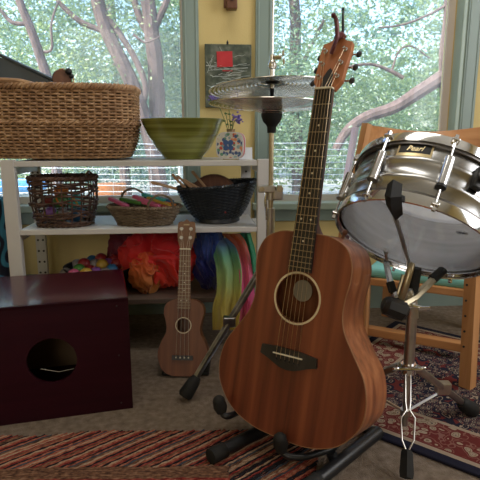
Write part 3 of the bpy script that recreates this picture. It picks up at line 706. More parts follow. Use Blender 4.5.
drape('rainbow_scarf', [(221, 240, 234, .15), (232, 246, 243, .10), (238, 251, 262, .03), (240, 254, 285, -.012), (238, 254, 303, -.030), (236, 251, 322, -.038)], M['s_pink'], 'pink and orange silk strip hanging right of the yellow and green scarf', 1.6, .010, 4)
drape('rainbow_scarf', [(212, 226, 238, .12), (212, 236, 248, .06), (216, 241, 268, .01), (217, 241, 290, -.028), (213, 240, 308, -.042), (213, 238, 330, -.05)], M['s_gy'], 'silk scarf dyed green at the top and yellow at the bottom hanging from the shelf', 1.5, .016, 1)
drape('rainbow_scarf', [(204, 222, 233, .13), (204, 216, 240, .09), (203, 213, 252, .07), (203, 212, 262, .07)], M['s_lb'], 'light blue silk gathered just below the black basket', 1.5, .010, 5)

# blue patterned upholstery left of the shelf
m = mat('blue_black_swirl_fabric', (.02, .1, .2), .85); L = m.node_tree.links
tc = nod(m, 'ShaderNodeTexCoord'); wv = nod(m, 'ShaderNodeTexWave'); wv.inputs['Scale'].default_value = 9; wv.inputs['Distortion'].default_value = 14; wv.inputs['Detail'].default_value = 1
r = ramp(m, [(.35, (.008, .012, .03)), (.5, (.02, .12, .24)), (.65, (.05, .25, .40))]); L.new(tc.outputs['Object'], wv.inputs[0]); L.new(wv.outputs[0], r.inputs[0]); L.new(r.outputs[0], m.node_tree.nodes['Principled BSDF'].inputs['Base Color'])
M['swirl'] = m
c = at(0, 240, 1.86); zt = at(0, 196, 1.86).z
cu = empty('upholstered_chair', (c.x - .12, 1.84, 0), (0, 0, R(4)), 'blue and black swirl patterned chair back left of the shelf unit', 'chair')
MB().box((0, 0, (zt + .14) / 2), (.32, .07, zt - .14), bev=.025, seg=3).build('backrest', m, cu)
MB().box((0, -.09, .17), (.32, .20, .06), bev=.02, seg=3).build('seat', m, cu)
for x in (-.13, .13):
    for y in (-.16, .01): MB().box((x, y, .07), (.025, .025, .14)).build('leg', M['black'], cu)

# ================================================================= ART and bracket on the yellow wall
a0 = ws(204.5, 45); a1 = ws(250.5, 108)
aw, ah = a1[0] - a0[0], a0[1] - a1[1]
pA = WM @ Vector(((a0[0] + a1[0]) / 2, -.016, (a0[1] + a1[1]) / 2))
ar = empty('painted_canvas', pA, (0, 0, WA), 'dark green painted canvas with a red square and pale strokes on the yellow wall', 'artwork')
M['canvas'] = noisy('dark_green_paint', [(.3, (.025, .038, .030)), (.5, (.070, .090, .065)), (.7, (.18, .20, .16))], nscale=34, rough=.6, bump=.3)
M['redpaint'] = noisy('red_painted_square', [(.3, (.50, .02, .03)), (.7, (.58, .035, .045))], nscale=30, rough=.6)
M['chalk'] = noisy('pale_brush_stroke', [(.3, (.30, .36, .34)), (.7, (.55, .60, .58))], nscale=60, rough=.7)
MB().box((0, 0, 0), (aw, .022, ah), bev=.002).build('canvas', M['canvas'], ar)
def apx(px, py): x, z = ws(px, py); return x - (a0[0] + a1[0]) / 2, z - (a0[1] + a1[1]) / 2
x0, z0 = apx(216.5, 52.5); x1, z1 = apx(232, 68)
MB().box(((x0 + x1) / 2, -.0125, (z0 + z1) / 2), (x1 - x0, .003, z0 - z1), rot=Matrix.Rotation(R(-2), 4, 'Y')).build('red_square', M['redpaint'], ar)
x0, z0 = apx(222, 71); x1, z1 = apx(232, 72.5)
MB().box(((x0 + x1) / 2, -.0122, (z0 + z1) / 2), (x1 - x0, .002, .003)).build('red_dash', M['redpaint'], ar)
ra = random.Random(5); b = MB()
for k, (p, q, s) in enumerate([((206, 66), (249, 66.5), .6), ((214, 69), (244, 72), .5), ((218, 76), (246, 72), .5), ((210, 76), (236, 82), .7), ((222, 80), (249, 77), .4), ((206, 62), (212, 72), .5), ((212, 61), (207, 73), .4), ((216, 84), (240, 79), .5), ((219, 48), (223, 54), .3), ((226, 68), (246, 64), .4), ((214, 64), (230, 70), .6), ((208, 71), (247, 69), .8), ((212, 78), (240, 76), .6), ((207, 86), (226, 92), .5), ((210, 68), (230, 66), .9), ((224, 86), (247, 84), .5), ((208, 96), (224, 99), .4), ((213, 57), (209, 64), .5), ((232, 58), (245, 56), .3), ((226, 74), (234, 70), .7)]):
    a = Vector((apx(*p)[0], -.0120, apx(*p)[1])); c = Vector((apx(*q)[0], -.0120, apx(*q)[1]))
    pts = [a.lerp(c, i / 8) + Vector((0, 0, ra.gauss(0, .0016))) for i in range(9)]
    b.tube(pts, [.0016 * s * ra.uniform(.5, 1.6) + .0003 for _ in pts], 4)
b.build('pale_strokes', M['chalk'], ar)
x, z = apx(227, 44)
MB().box((x, -.012, z - .001), (.008, .006, .010), bev=.001).cyl((x, -.012, z), (x, -.012, z + .008), .002, 6).build('hanging_clip', M['black'], ar)
x, z = ws(231, 3)
wb = empty('wall_bracket', WM @ Vector((x, -.03, z)), (0, 0, WA), 'small dark wooden block fixed high on the yellow wall above the canvas', 'bracket')
MB().box((0, -.006, -.004), (.040, .040, .055), bev=.003).build('block', M['mahog'], wb)
MB().box((-.018, .02, .03), (.02, .02, .1), bev=.002).build('back_plate', M['mahog'], wb)
MB().cyl((.0, -.026, .0), (0, -.034, .0), .006, 10).build('peg', M['ebony'], wb)

# ================================================================= CAJON
pr_ = fl(133, 408); pl_ = fl(0, 426)
e = (pr_ - pl_).normalized(); ca = math.atan2(e.y, e.x)
ch = .313; cl = .47; cdp = .31
cj = empty('cajon', pr_, (0, 0, ca), 'dark cherry lacquered box drum lying on its side on the floor', 'drum')
th_ = .012
def holeplate(w0, w1, h, cx, cz, r, y, t, n=48):
    bm = bmesh.new(); v1 = [bm.verts.new((x, y, z)) for x, z in ((w0, 0), (w1, 0), (w1, h), (w0, h))]
    v2 = [bm.verts.new((cx + r * cos(2 * pi * k / n), y, cz + r * sin(2 * pi * k / n))) for k in range(n)]
    E = [bm.edges.new((v1[k], v1[(k + 1) % 4])) for k in range(4)] + [bm.edges.new((v2[k], v2[(k + 1) % n])) for k in range(n)]
    bmesh.ops.triangle_fill(bm, use_beauty=True, edges=E)
    g_ = bmesh.ops.extrude_face_region(bm, geom=list(bm.faces)); 
    for v in g_['geom']:
        if isinstance(v, bmesh.types.BMVert): v.co.y += t
    bm.verts.index_update(); b = MB(); b.add([v.co for v in bm.verts], [[v.index for v in f.verts] for f in bm.faces]); bm.free(); return b
CJ = Matrix.Translation(pr_) @ Matrix.Rotation(ca, 4, 'Z'); CI = CJ.inverted()
o_ = CI @ Cv; d_ = CI.to_3x3() @ ray(52, 361); q_ = o_ + d_ * (-o_.y / d_.y)
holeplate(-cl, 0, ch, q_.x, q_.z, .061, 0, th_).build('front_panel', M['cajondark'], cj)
b = MB(); b.box((-cl / 2, cdp / 2, ch - .006), (cl + .001, cdp, th_), bev=.003); b.build('top_panel', M['cajon'], cj)
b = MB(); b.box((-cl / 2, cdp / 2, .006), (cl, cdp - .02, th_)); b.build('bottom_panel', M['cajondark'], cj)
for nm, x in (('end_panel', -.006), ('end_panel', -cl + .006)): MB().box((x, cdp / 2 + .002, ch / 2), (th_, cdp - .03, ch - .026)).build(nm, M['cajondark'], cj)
MB().box((-cl / 2, cdp - .004, ch / 2), (cl, .008, ch - .002), bev=.001).build('back_panel', M['inner'], cj)
sc_ = MB()
for x in (-.03, -cl + .03):
    for z in (.02, ch / 2, ch - .02): sc_.cyl((x, -.001, z), (x, .002, z), .0025, 8)
sc_.build('screws', M['ebony'], cj)
MB().tube([Vector((q_.x + .05, .05, q_.z - .05 + .0)), Vector((q_.x + .01, .045, q_.z - .052)), Vector((q_.x - .035, .05, q_.z - .04))], .0010, 6).build('snare_wire', M['dullsteel'], cj)

# ================================================================= FRETTED INSTRUMENTS
def stringed(root, d, mats):
    """x across, y towards the back, z up the neck; origin at the bottom of the front"""
    half = catmull([Vector((x, 0, z)) for x, z in d['half']], 8)
    outl = [(p.x, p.z) for p in half] + [(-p.x, p.z) for p in half[-2:0:-1]]
    n = len(outl); dep, dep2 = d['dep']
    b = MB(); rings = []
    bev = d['bev']
    cx, cz = 0, d['join'] * .45
    def ringv(y, ins): return [(x * (1 - ins / .15), y, z + (cz - z) * ins / .2) for x, z in outl]
    rs = [ringv(.0012, 0), ringv(dep * .5, -.0006), ringv(dep, 0), ringv(dep + .004, .004), ringv(dep + .007, .03), ringv(dep + .009, .09)]
    # taper depth towards the neck
    for k, rg in enumerate(rs): rs[k] = [(x, y if k == 0 else y - (dep - dep2) * (z / d['join']) * (1 if k > 1 else .5), z) for x, y, z in rg]
    for rg in rs: rings += rg
    fs = [[j * n + i, j * n + (i + 1) % n, (j + 1) * n + (i + 1) % n, (j + 1) * n + i] for j in range(len(rs) - 1) for i in range(n)]
    b.add(rings, fs, True); b.add(rs[-1], [list(range(n))], True); b.build('body', mats['side'], root)
    # soundboard with hole
    bm = bmesh.new(); hr = d['hole_r']; m_ = 48
    v1 = [bm.verts.new((x * .995, 0, z * .997 + .0008)) for x, z in outl]; v2 = [bm.verts.new((hr * cos(2 * pi * k / m_), 0, d['hole'] + hr * sin(2 * pi * k / m_))) for k in range(m_)]
    E = [bm.edges.new((v1[k], v1[(k + 1) % n])) for k in range(n)] + [bm.edges.new((v2[k], v2[(k + 1) % m_])) for k in range(m_)]
    bmesh.ops.triangle_fill(bm, use_beauty=True, edges=E)
    g_ = bmesh.ops.extrude_face_region(bm, geom=list(bm.faces))
    for v in g_['geom']:
        if isinstance(v, bmesh.types.BMVert): v.co.y += .003
    bm.verts.index_update(); b = MB(); b.add([v.co for v in bm.verts], [[v.index for v in f.verts] for f in bm.faces]); bm.free()
    tp = b.build('soundboard', mats['top'], root)
    if d.get('binding'):
        MB().tube([(x, .0008, z) for x, z in outl], .0013, 6, closed=True).build('binding', mats['bind'], tp)
    for (ra_, rb_) in d['rosette']:
        MB().lathe([(ra_, -.0002), (ra_, -.0008), (rb_, -.0008), (rb_, -.0002)], 56, Matrix.Translation((0, 0, d['hole'])) @ Matrix.Rotation(R(-90), 4, 'X')).build('rosette', mats['ros'], tp)
    # neck
    j, N_, wn, wj = d['join'], d['nut'], d['wn'] / 2, d['wj'] / 2
    b = MB(); st = []
    for k in range(13):
        t = k / 12; z = j - .004 + (N_ - j + .004) * t; wd = wj + (wn - wj) * t; dp = d['nd'] * (1 + .0 * t)
        if t < .12: dp = d['nd'] + (d['heel'] - d['nd']) * (1 - t / .12) ** 1.5
        st.append([(wd * cos(pi * i / 10), .0 + dp * sin(pi * i / 10), z) for i in range(11)])
    v = [p for s_ in st for p in s_]; f = [[a * 11 + i, a * 11 + i + 1, (a + 1) * 11 + i + 1, (a + 1) * 11 + i] for a in range(12) for i in range(10)]
    f += [[a * 11, (a + 1) * 11, (a + 1) * 11 + 10, a * 11 + 10] for a in range(12)] + [list(range(11)), [12 * 11 + i for i in range(11)][::-1]]
    b.add(v, f, True); b.build('neck', mats['neck'], root)
    # fretboard
    z0, zn = d['fb'], N_; ft = d['fbt']
    wb_ = wj + (wj - wn) * (j - z0) / (N_ - j)
    b = MB(); v = [(-wb_, -ft, z0), (wb_, -ft, z0), (wb_, .0, z0), (-wb_, .0, z0), (-wn, -ft, zn), (wn, -ft, zn), (wn, 0, zn), (-wn, 0, zn)]
    b.add(v, [[0, 1, 2, 3], [4, 5, 6, 7], [0, 1, 5, 4], [1, 2, 6, 5], [2, 3, 7, 6], [3, 0, 4, 7]])
    fb = b.build('fretboard', mats['board'], root)
    S = d['nut'] - d['saddle']
    for k in range(1, d['nfret'] + 1):
        z = N_ - S * (1 - 2 ** (-k / 12.0))
        if z < z0 + .003: break
        wd = wn + (wj - wn) * (N_ - z) / (N_ - j)
        MB().tube([(-wd, -ft - .0002, z), (wd, -ft - .0002, z)], d['fr'], 6).build('fret', mats['fret'], fb)
        zp = N_ - S * (1 - 2 ** (-(k - .5) / 12.0))
        if k in (3, 5, 7, 9, 15) and zp > z0 + .004 or k == 12:
            for x in ((-wd * .45, wd * .45) if k == 12 else (0,)):
                MB().cyl((x, -ft - .0004, zp), (x, -ft + .001, zp), d['dot'], 12).build('fret_marker', mats['dotm'], fb)
    MB().box((0, -ft * .6, N_ + .002), (wn * 2, ft * 1.5 + .003, .004), bev=.0006).build('nut', mats['nut'], root)
    # bridge
    bx = d['bridge']
    br = MB().prism(bx, -d['bt'], 0).build('bridge', mats['bridge'], root)
    if d.get('saddlebar'):
        MB().box((0, -d['bt'] - .001, d['saddle']), (d['saddlebar'], .004, .003), rot=Matrix.Rotation(R(-2), 4, 'Y'), bev=.0005).build('saddle', mats['nut'], br)
    ns = d['ns']; top = d['bt'] + .0025
    # headstock (tilted back)
    Hm = Matrix.Translation((0, 0, N_ + .002)) @ Matrix.Rotation(R(-d['ha']), 4, 'X')
    hs_ = MB(); hs_.prism(d['head'], .0005, d['ht']); h = hs_.build('headstock', mats['head'], root, Hm)
    posts = d['posts']
    for k in range(ns):
        xs = (k - (ns - 1) / 2) / ((ns - 1) / 2)
        a = Vector((xs * d['sw_n'], -ft - .0022, N_ + .003)); c = Vector((xs * d['sw_b'], -top, d['saddle']))
        px_, pz_ = posts[k]; q = Hm @ Vector((px_, -.006, pz_))
        end = Vector((xs * d['sw_b'], -d['bt'] + .0005, d['saddle'] - d['pin']))
        MB().tube([end, c, a, q], d['sr'][k], 5).build('string', mats['string'], root)
        if d.get('pins'): MB().sphere(end + Vector((0, -.001, 0)), .0027, 8).build('bridge_pin', mats['pinm'], br)
    for k in range(ns):
        px_, pz_ = posts[k]; sg = -1 if px_ < 0 else 1
        if d['side_tuners']:
            b = MB().cyl((px_, .001, pz_), (px_, -.010, pz_), .0032, 10).lathe([(.0032, 0), (.0055, 0), (.0055, .002), (.0032, .002)], 12, Matrix.Translation((px_, .0005, pz_)) @ Matrix.Rotation(R(90), 4, 'X'))
            b.box((px_, d['ht'] + .005, pz_), (.014, .010, .012), bev=.002)
            xe = sg * (d['hwid'](pz_) + .012)
            b.cyl((px_, d['ht'] + .006, pz_), (xe, d['ht'] + .006, pz_), .0022, 8)
            t_ = b.build('tuner', mats['tuner'], h)
            MB().sphere((xe, d['ht'] + .006, pz_), .0085, 14, (.8, .45, 1.0)).build('tuner_button', mats['button'], t_)
        else:
            t_ = MB().cyl((px_, d['ht'], pz_), (px_, -.006, pz_), .0036, 10).cyl((px_, -.0005, pz_), (px_, -.002, pz_), .006, 12).build('peg', mats['tuner'], h)
            MB().cyl((px_, d['ht'], pz_), (px_, d['ht'] + .012, pz_), .0065, 12).build('peg_button', mats['button'], t_)
    return tp, h

GP = Vector((.083, 1.023, .053)); GR = (R(-12.5), 0, R(-37))
gt = empty('acoustic_guitar', GP, GR, 'reddish koa acoustic guitar standing on the black floor stand', 'guitar')
gd = dict(half=[(0, .014), (.07, .018), (.135, .042), (.178, .090), (.188, .138), (.177, .19), (.148, .235), (.122, .275), (.112, .31), (.113, .345), (.119, .385), (.117, .42), (.100, .452), (.065, .470), (.03, .4735), (0, .474)],
          dep=(.122, .106), bev=.004, join=.474, nut=.789, hole=.328, hole_r=.0525, saddle=.200, binding=True, rosette=[(.0545, .0590)],
          wn=.0435, wj=.054, nd=.019, heel=.075, fb=.388, fbt=.0065, nfret=20, fr=.0010, dot=.0024,
          bridge=[(-.072, .190), (-.070, .210), (-.030, .214), (.030, .214), (.070, .210), (.072, .190), (.050, .183), (.034, .176), (.018, .170), (0, .168), (-.018, .170), (-.034, .176), (-.050, .183)][::-1],
          bt=.007, saddlebar=.075, ns=6, sw_n=.0178, sw_b=.028, pin=.013, pins=True, sr=[.0007, .0006, .0005, .00045, .0004, .00035],
          ha=15, ht=.014, head=[(-.0215, 0), (-.026, .008), (-.034, .022), (-.034, .056), (-.037, .092), (-.035, .116), (-.020, .121), (-.008, .130), (0, .132), (.008, .130), (.020, .121), (.035, .116), (.037, .092), (.034, .056), (.034, .022), (.026, .008), (.0215, 0)],
          posts=[(-.022, .030), (-.0225, .063), (-.024, .096), (.024, .096), (.0225, .063), (.022, .030)], side_tuners=True, hwid=lambda z: .036)
gm = dict(side=M['koaside'], top=M['koa'], bind=M['binding'], ros=M['cream'], neck=M['mahog'], board=M['ebony'], fret=M['brass'], dotm=M['ivory'], nut=M['ivory'], bridge=M['ebony'], head=M['headwood'], string=M['string'], pinm=M['ebony'], tuner=M['nickel'], button=M['black'])
gtop, ghead = stringed(gt, gd, gm)
MB().prism([(-.0135, 0), (-.012, .030), (-.006, .045), (0, .052), (.006, .045), (.012, .030), (.0135, 0)], -.0012, .0004).build('truss_rod_cover', M['ebony'], ghead)
b = MB(); b.add([(.012 + .024 * cos(2 * pi * k / 30) * .8, .090, .325 + .024 * sin(2 * pi * k / 30)) for k in range(30)], [list(range(30))]); b.box((0, .094, .325), (.12, .003, .12))
b = MB().prism([(-.042 + .026 * cos(2 * pi * k / 30), .335 + .026 * sin(2 * pi * k / 30)) for k in range(30)], .098, .0995)
b.build('paper_label', M['tanpaper'], gt)
MB().cyl((.058, -.001, .45), (.058, -.001, .451), .001, 6)
b = MB().cyl((.062, .055, .470), (.066, .055, .482), .0035, 10).sphere((.067, .055, .486), .0065, 12); b.build('strap_button', M['mahog'], gt)
# capo clamped on the headstock
GM_ = Matrix.Translation(GP) @ Matrix.Rotation(GR[2], 4, 'Z') @ Matrix.Rotation(GR[0], 4, 'X')
HM_ = GM_ @ Matrix.Translation((0, 0, .791)) @ Matrix.Rotation(R(-15), 4, 'X')
cp = empty('capo', HM_ @ Vector((0, 0, .14)), (0, 0, 0), 'dark maroon spring capo clipped to the top of the guitar headstock', 'capo')
cM = Matrix.Translation(-cp.location)
M['maroonmetal'] = noisy('maroon_anodised_metal', [(.3, (.07, .012, .014)), (.7, (.13, .03, .03))], nscale=30, rough=.35, metal=.3)
def hp(px, py, y): p = at(px, py, y); return p
ycap = (HM_ @ Vector((0, -.012, .14))).y
b = MB(); b.tube(catmull([hp(331, 54, ycap - .01), hp(334, 46, ycap - .012), hp(337, 38, ycap - .012), hp(337, 28, ycap - .01), hp(336, 19, ycap - .01), hp(333.5, 15, ycap - .01)], 6), [.0042] * 12 + [.0052] * 12 + [.0045] * 6 + [.0045], 8, M=cM)
b.sphere(cM @ hp(333.5, 15.5, ycap - .01), .0060, 10); b.build('lever', M['maroonmetal'], cp)
b = MB(); b.tube([hp(343, 8, ycap + .02), hp(343, 25, ycap + .018), hp(343, 38, ycap + .008)], [.0022, .0032, .0034], 8, M=cM); b.sphere(cM @ hp(343, 9, ycap + .02), .0038, 8); b.build('arm', M['black'], cp)
b = MB(); b.tube([hp(336, 38, ycap - .01), hp(341, 35, ycap), hp(344, 37, ycap + .016)], [.006, .008, .006], 8, M=cM); b.build('jaw', M['maroonmetal'], cp)

# ---- ukulele
uB = at(182, 376, 1.445); uB.z = .006; uT = at(184, 219, 1.575)
ul = (uT - uB).length; up_ = (uT - uB).normalized(); k_ = ul / .487
pitch = -math.atan2(uT.y - uB.y, uT.z - uB.z); roll = math.atan2(uT.x - uB.x, uT.z - uB.z)
uk = empty('ukulele', uB, (pitch, roll, R(-3)), 'small brown ukulele leaning against the front of the shelf', 'ukulele')
ud = dict(half=[(0, 0), (.035, .002), (.062, .018), (.0755, .048), (.077, .074), (.067, .105), (.055, .128), (.0525, .148), (.057, .172), (.0625, .195), (.055, .220), (.03, .234), (0, .236)],
          dep=(.055, .050), bev=.003, join=.235, nut=.388, hole=.155, hole_r=.0205, saddle=.064, binding=False, rosette=[(.0222, .0250)],
          wn=.034, wj=.040, nd=.014, heel=.040, fb=.205, fbt=.004, nfret=14, fr=.0009, dot=.0018,
          bridge=[(-.032, .050), (-.032, .064), (.032, .064), (.032, .050)][::-1], bt=.006, saddlebar=0, ns=4, sw_n=.012, sw_b=.019, pin=.006, pins=True, sr=[.0006] * 4,
          ha=8, ht=.012, head=[(-.017, 0), (-.021, .016), (-.0255, .030), (-.027, .052), (-.0275, .072), (-.0255, .086), (-.018, .089), (-.010, .088), (-.004, .093), (0, .097), (.004, .093), (.010, .088), (.018, .089), (.0255, .086), (.0275, .072), (.027, .052), (.0255, .030), (.021, .016), (.017, 0)],
          posts=[(-.014, .036), (-.015, .064), (.015, .064), (.014, .036)], side_tuners=False, hwid=lambda z: .03)
um = dict(side=M['ukebody'], top=M['ukebody'], bind=M['cream'], ros=M['cream'], neck=M['ukeneck'], board=M['ukeneck'], fret=M['brass'], dotm=M['ivory'], nut=M['ivory'], bridge=M['ebony'], head=M['ukeneck'], string=M['nylon'], pinm=M['ivory'], tuner=M['nickel'], button=M['ivory'])
utop, uhead = stringed(uk, ud, um)
MB().box((0, -.0003, .078), (.018, .0008, .004)).build('headstock_badge', M['brass'], uhead)
b = MB(); b.box((uB.x + .008, uB.y + .080, .006), (.145, .13, .014), bev=.005); b.box((uB.x + .008, uB.y + .085, .022), (.10, .02, .03), bev=.006)
tag(b.build('padded_rest', M['rubber']), 'low black padded rest under the ukulele on the floor', 'instrument rest')

# ================================================================= GUITAR STAND
nx = Vector((cos(GR[2]), sin(GR[2]), 0)); ny = Vector((-sin(GR[2]), cos(GR[2]), 0))   # across, backwards
gs = empty('guitar_stand', (GP + ny * .1) * 1 - Vector((0, 0, GP.z)), (0, 0, 0), 'black tubular floor stand holding the koa guitar', 'guitar stand')
SMi = Matrix.Translation(-gs.location)
def onf(px, py, z): p = fl(px, py, z); return p
t1a, t1b = onf(214, 455, .019), onf(270, 426, .019)
t2a, t2b = onf(318, 480, .019), onf(378, 432, .019)
t1c = t1b + (t1b - t1a) * .55; t2f = t2a + (t2a - t2b) * .12
b = MB().tube([t1a, t1c], .0150, 14, M=SMi); b.build('leg', M['blackmetal'], gs)
d1 = (t1c - t1a).normalized()
MB().tube([t1a - d1 * .012, t1a - d1 * .010, t1a + d1 * .03, t1a + d1 * .032], [.013, .0180, .0180, .0155], 14, M=SMi).build('rubber_foot', M['rubber'], gs)
MB().tube([t2f, t2b], .0155, 14, M=SMi).build('leg', M['blackmetal'], gs)
d2 = (t2b - t2f).normalized()
MB().tube([t2f - d2 * .012, t2f + d2 * .03], .0178, 14, M=SMi).build('rubber_foot', M['rubber'], gs)
MB().tube([t1c, t1c.lerp(t2b, .5) + Vector((0, 0, .0)), t2b], .011, 12, M=SMi).build('cross_bar', M['blackmetal'], gs)
mid = t1c.lerp(t2b, .5)
yoke = GP + ny * .135 + Vector((0, 0, .02))
MB().tube([mid, mid + Vector((0, 0, .20)) + ny * .05], .011, 12, M=SMi).build('upright', M['blackmetal'], gs)
# two cradle arms with padded hooks holding the body
def arm(s, hookpts):
    a0_ = yoke + nx * .0
    MB().tube(catmull([a0_] + hookpts, 6), .0075, 10, M=SMi).build('cradle_arm', M['blackmetal'], gs)
    e = hookpts[-1]; f_ = hookpts[-2]
    MB().tube([f_, f_.lerp(e, .5), e], [.012, .0165, .0150], 12, M=SMi).sphere(SMi @ e, .0155, 12).build('hook_pad', M['rubber'], gs)
arm(-1, [GP + nx * -.13 + ny * .09 + Vector((0, 0, .005)), GP + nx * -.128 - ny * .010 + Vector((0, 0, .028)), GP + nx * -.146 - ny * .016 + Vector((0, 0, .034)), GP + nx * -.152 - ny * .018 + Vector((0, 0, .060))])
arm(1, [GP + nx * .10 + ny * .10 + Vector((0, 0, -.004)), GP + nx * .075 + ny * .02 + Vector((0, 0, -.008)), GP + nx * .045 - ny * .014 + Vector((0, 0, -.006)), GP + nx * .024 - ny * .020 + Vector((0, 0, .004)), GP + nx * .022 - ny * .024 + Vector((0, 0, .032))])
b = MB().tube([GP + nx * .10 + ny * .06 + Vector((0, 0, -.010)), GP + nx * .105 + ny * .07 + Vector((0, 0, -.034))], .012, 12, M=SMi); b.build('swivel_block', M['blackmetal'], gs)

# ================================================================= HI-HAT
HX, HY = .089 + .0, 1.47
hh = empty('hi_hat_stand', (HX, HY, 0), (0, 0, 0), 'plated hi-hat cymbal stand behind the koa guitar', 'cymbal stand')
hM = Matrix.Translation((-HX, -HY, 0))
def hz(py): return at(272, py, HY).z
zU, zL = hz(87), hz(104)
MB().cyl((0, 0, .06), (0, 0, hz(208)), .0125, 18).build('lower_tube', M['dullsteel'], hh)
MB().cyl((.0, 0, hz(210)), (.0, 0, hz(128)), .0070, 16).build('upper_tube', M['brass'], hh)
MB().cyl((0, 0, hz(130)), (0, 0, zU + .26), .0030, 10).build('pull_rod', M['chrome'], hh)
cpz = hz(190)
cl_ = MB().cyl((0, 0, cpz - .028), (0, 0, cpz + .012), .0155, 18).box((-.012, -.008, cpz + .004), (.05, .022, .020), bev=.003).box((.02, -.010, cpz - .012), (.028, .020, .030), bev=.004).build('height_clamp', M['dullsteel'], hh)
MB().cyl((-.026, -.02, cpz + .004), (-.026, .010, cpz + .004), .007, 12).cyl((.024, -.028, cpz + .006), (.024, 0, cpz + .006), .010, 6).build('clamp_bolt', M['brass'], cl_)
MB().tube([(-.014, -.012, cpz - .0), (-.016, -.014, cpz - .03), (-.013, -.012, cpz - .06), (-.012, -.010, cpz - .085)], .004, 8).build('spring_pin', M['chrome'], cl_)
# cymbal seat and clutch
b = MB().lathe([(.001, hz(132)), (.012, hz(133)), (.013, hz(127)), (.016, hz(125)), (.024, hz(122)), (.029, hz(117)), (.030, hz(112)), (.025, hz(109)), (.014, hz(104)), (.008, hz(98)), (.001, hz(97))], 26)
b.build('cymbal_seat', M['rubber'], hh)
ct = MB().cyl((0, 0, zU - .004), (0, 0, hz(55)), .0075, 14).sphere((0, 0, hz(65)), .0125, 16, (1, 1, 1.2)).build('clutch', M['nickel'], hh)
MB().cyl((0, 0, hz(106)), (0, 0, hz(83)), .0052, 10).lathe([(.003, hz(84)), (.014, hz(84)), (.020, hz(81)), (.020, hz(78.5)), (.003, hz(78))], 22).cyl((0, 0, hz(92)), (0, 0, hz(84)), .0062, 12).build('felt_washer', M['rubber'], ct)
MB().cyl((.006, -.006, hz(58)), (.024, -.014, hz(58)), .0055, 12).sphere((.028, -.016, hz(54)), .007, 10, (.5, 1, 1.3)).sphere((.030, -.016, hz(62)), .007, 10, (.5, 1, 1.3)).build('wing_nut', M['brass'], ct)
# legs: rubber feet on the floor
zc = hz(262)
fA = fl(184, 397, .012)
def hleg(foot, ztop, parent, cy):
    top = Vector((cy.x, cy.y, ztop)); d_ = (foot - top).normalized(); f1 = top + Vector((foot.x - cy.x, foot.y - cy.y, 0)).normalized() * .02
    side = d_.cross(Vector((0, 0, 1))).normalized() * .0065
    b = MB()
    for s in (-1, 1): b.tube([f1 + side * s, foot + side * s * .6 - d_ * .03], .0052, 8, flat=1.6, M=parent[1])
    b.box(parent[1] @ (f1.lerp(foot, .45)), (.036, .024, .030), bev=.003)
    l = b.build('leg', parent[2], parent[0])
    MB().tube([foot - d_ * .065, foot - d_ * .05, foot - d_ * .008, foot], [.012, .018, .021, .016], 14, M=parent[1]).build('rubber_foot', M['rubber'], l)
    return f1
PH = (hh, hM, M['dullsteel'])
M['darksteel'] = noisy('tarnished_steel', [(.3, (.14, .14, .15)), (.7, (.32, .32, .33))], nscale=30, rough=.3, metal=1)
PH = (hh, hM, M['darksteel'])
cyp = Vector((HX, HY, 0))
hleg(fA, zc, PH, cyp)
va_ = fA - cyp; 
for a in (110, 215):
    q = Matrix.Rotation(R(a), 3, 'Z') @ Vector((va_.x, va_.y, 0)) * (.9 if a == 110 else 1); hleg(Vector((cyp.x + q.x, cyp.y + q.y, .012)), zc, PH, cyp)
MB().cyl((0, 0, zc - .03), (0, 0, zc + .02), .019, 18).build('leg_collar', M['darksteel'], hh)
MB().box((.03, -.13, .014), (.085, .24, .016), rot=Matrix.Rotation(R(-50), 4, 'Z'), bev=.004).build('pedal', M['darksteel'], hh)
# cymbals
m = mat('lathed_bronze', (.62, .60, .56), .17, 1); L = m.node_tree.links
tc = nod(m, 'ShaderNodeTexCoord'); ln = nod(m, 'ShaderNodeVectorMath', operation='LENGTH'); mm = nod(m, 'ShaderNodeVectorMath', operation='MULTIPLY'); mm.inputs[1].default_value = (1, 1, 0)
L.new(tc.outputs['Object'], mm.inputs[0]); L.new(mm.outputs[0], ln.inputs[0])
sn = nod(m, 'ShaderNodeMath', operation='SINE'); ml = nod(m, 'ShaderNodeMath', operation='MULTIPLY'); ml.inputs[1].default_value = 2 * pi / .0115
L.new(ln.outputs['Value'], ml.inputs[0]); L.new(ml.outputs[0], sn.inputs[0])
bp = nod(m, 'ShaderNodeBump'); bp.inputs['Strength'].default_value = 1.0; bp.inputs['Distance'].default_value = .0016; L.new(sn.outputs[0], bp.inputs['Height']); L.new(bp.outputs[0], m.node_tree.nodes['Principled BSDF'].inputs['Normal'])
nz = nod(m, 'ShaderNodeTexNoise'); nz.inputs['Scale'].default_value = 9; r = ramp(m, [(.35, (.66, .60, .52)), (.6, (.82, .80, .78))]); L.new(tc.outputs['Object'], nz.inputs[0]); L.new(nz.outputs[0], r.inputs[0]); L.new(r.outputs[0], m.node_tree.nodes['Principled BSDF'].inputs['Base Color'])
M['cymbal'] = m
def cymbal(up, Mx, lab):
    pr0 = [(.006, .026), (.020, .0255), (.034, .022), (.044, .0165), (.050, .0145), (.08, .0125), (.12, .0085), (.155, .0035), (.1765, 0)]
    t = .0012; pf = pr0 + [(r_, z_ - t) for r_, z_ in pr0[::-1]]
    if not up: pf = [(r_, -z_) for r_, z_ in pf]
    o = MB().lathe(pf + [pf[0]], 72).build('hi_hat_cymbal', M['cymbal'], None, Mx)
    return tag(o, lab, 'cymbal')
cymbal(True, Matrix.Translation((HX, HY, hz(89.5))) @ Matrix.Rotation(R(-2.0), 4, 'Y') @ Matrix.Rotation(R(-5.5), 4, 'X'), 'upper hi-hat cymbal, tilted slightly, on the plated stand')
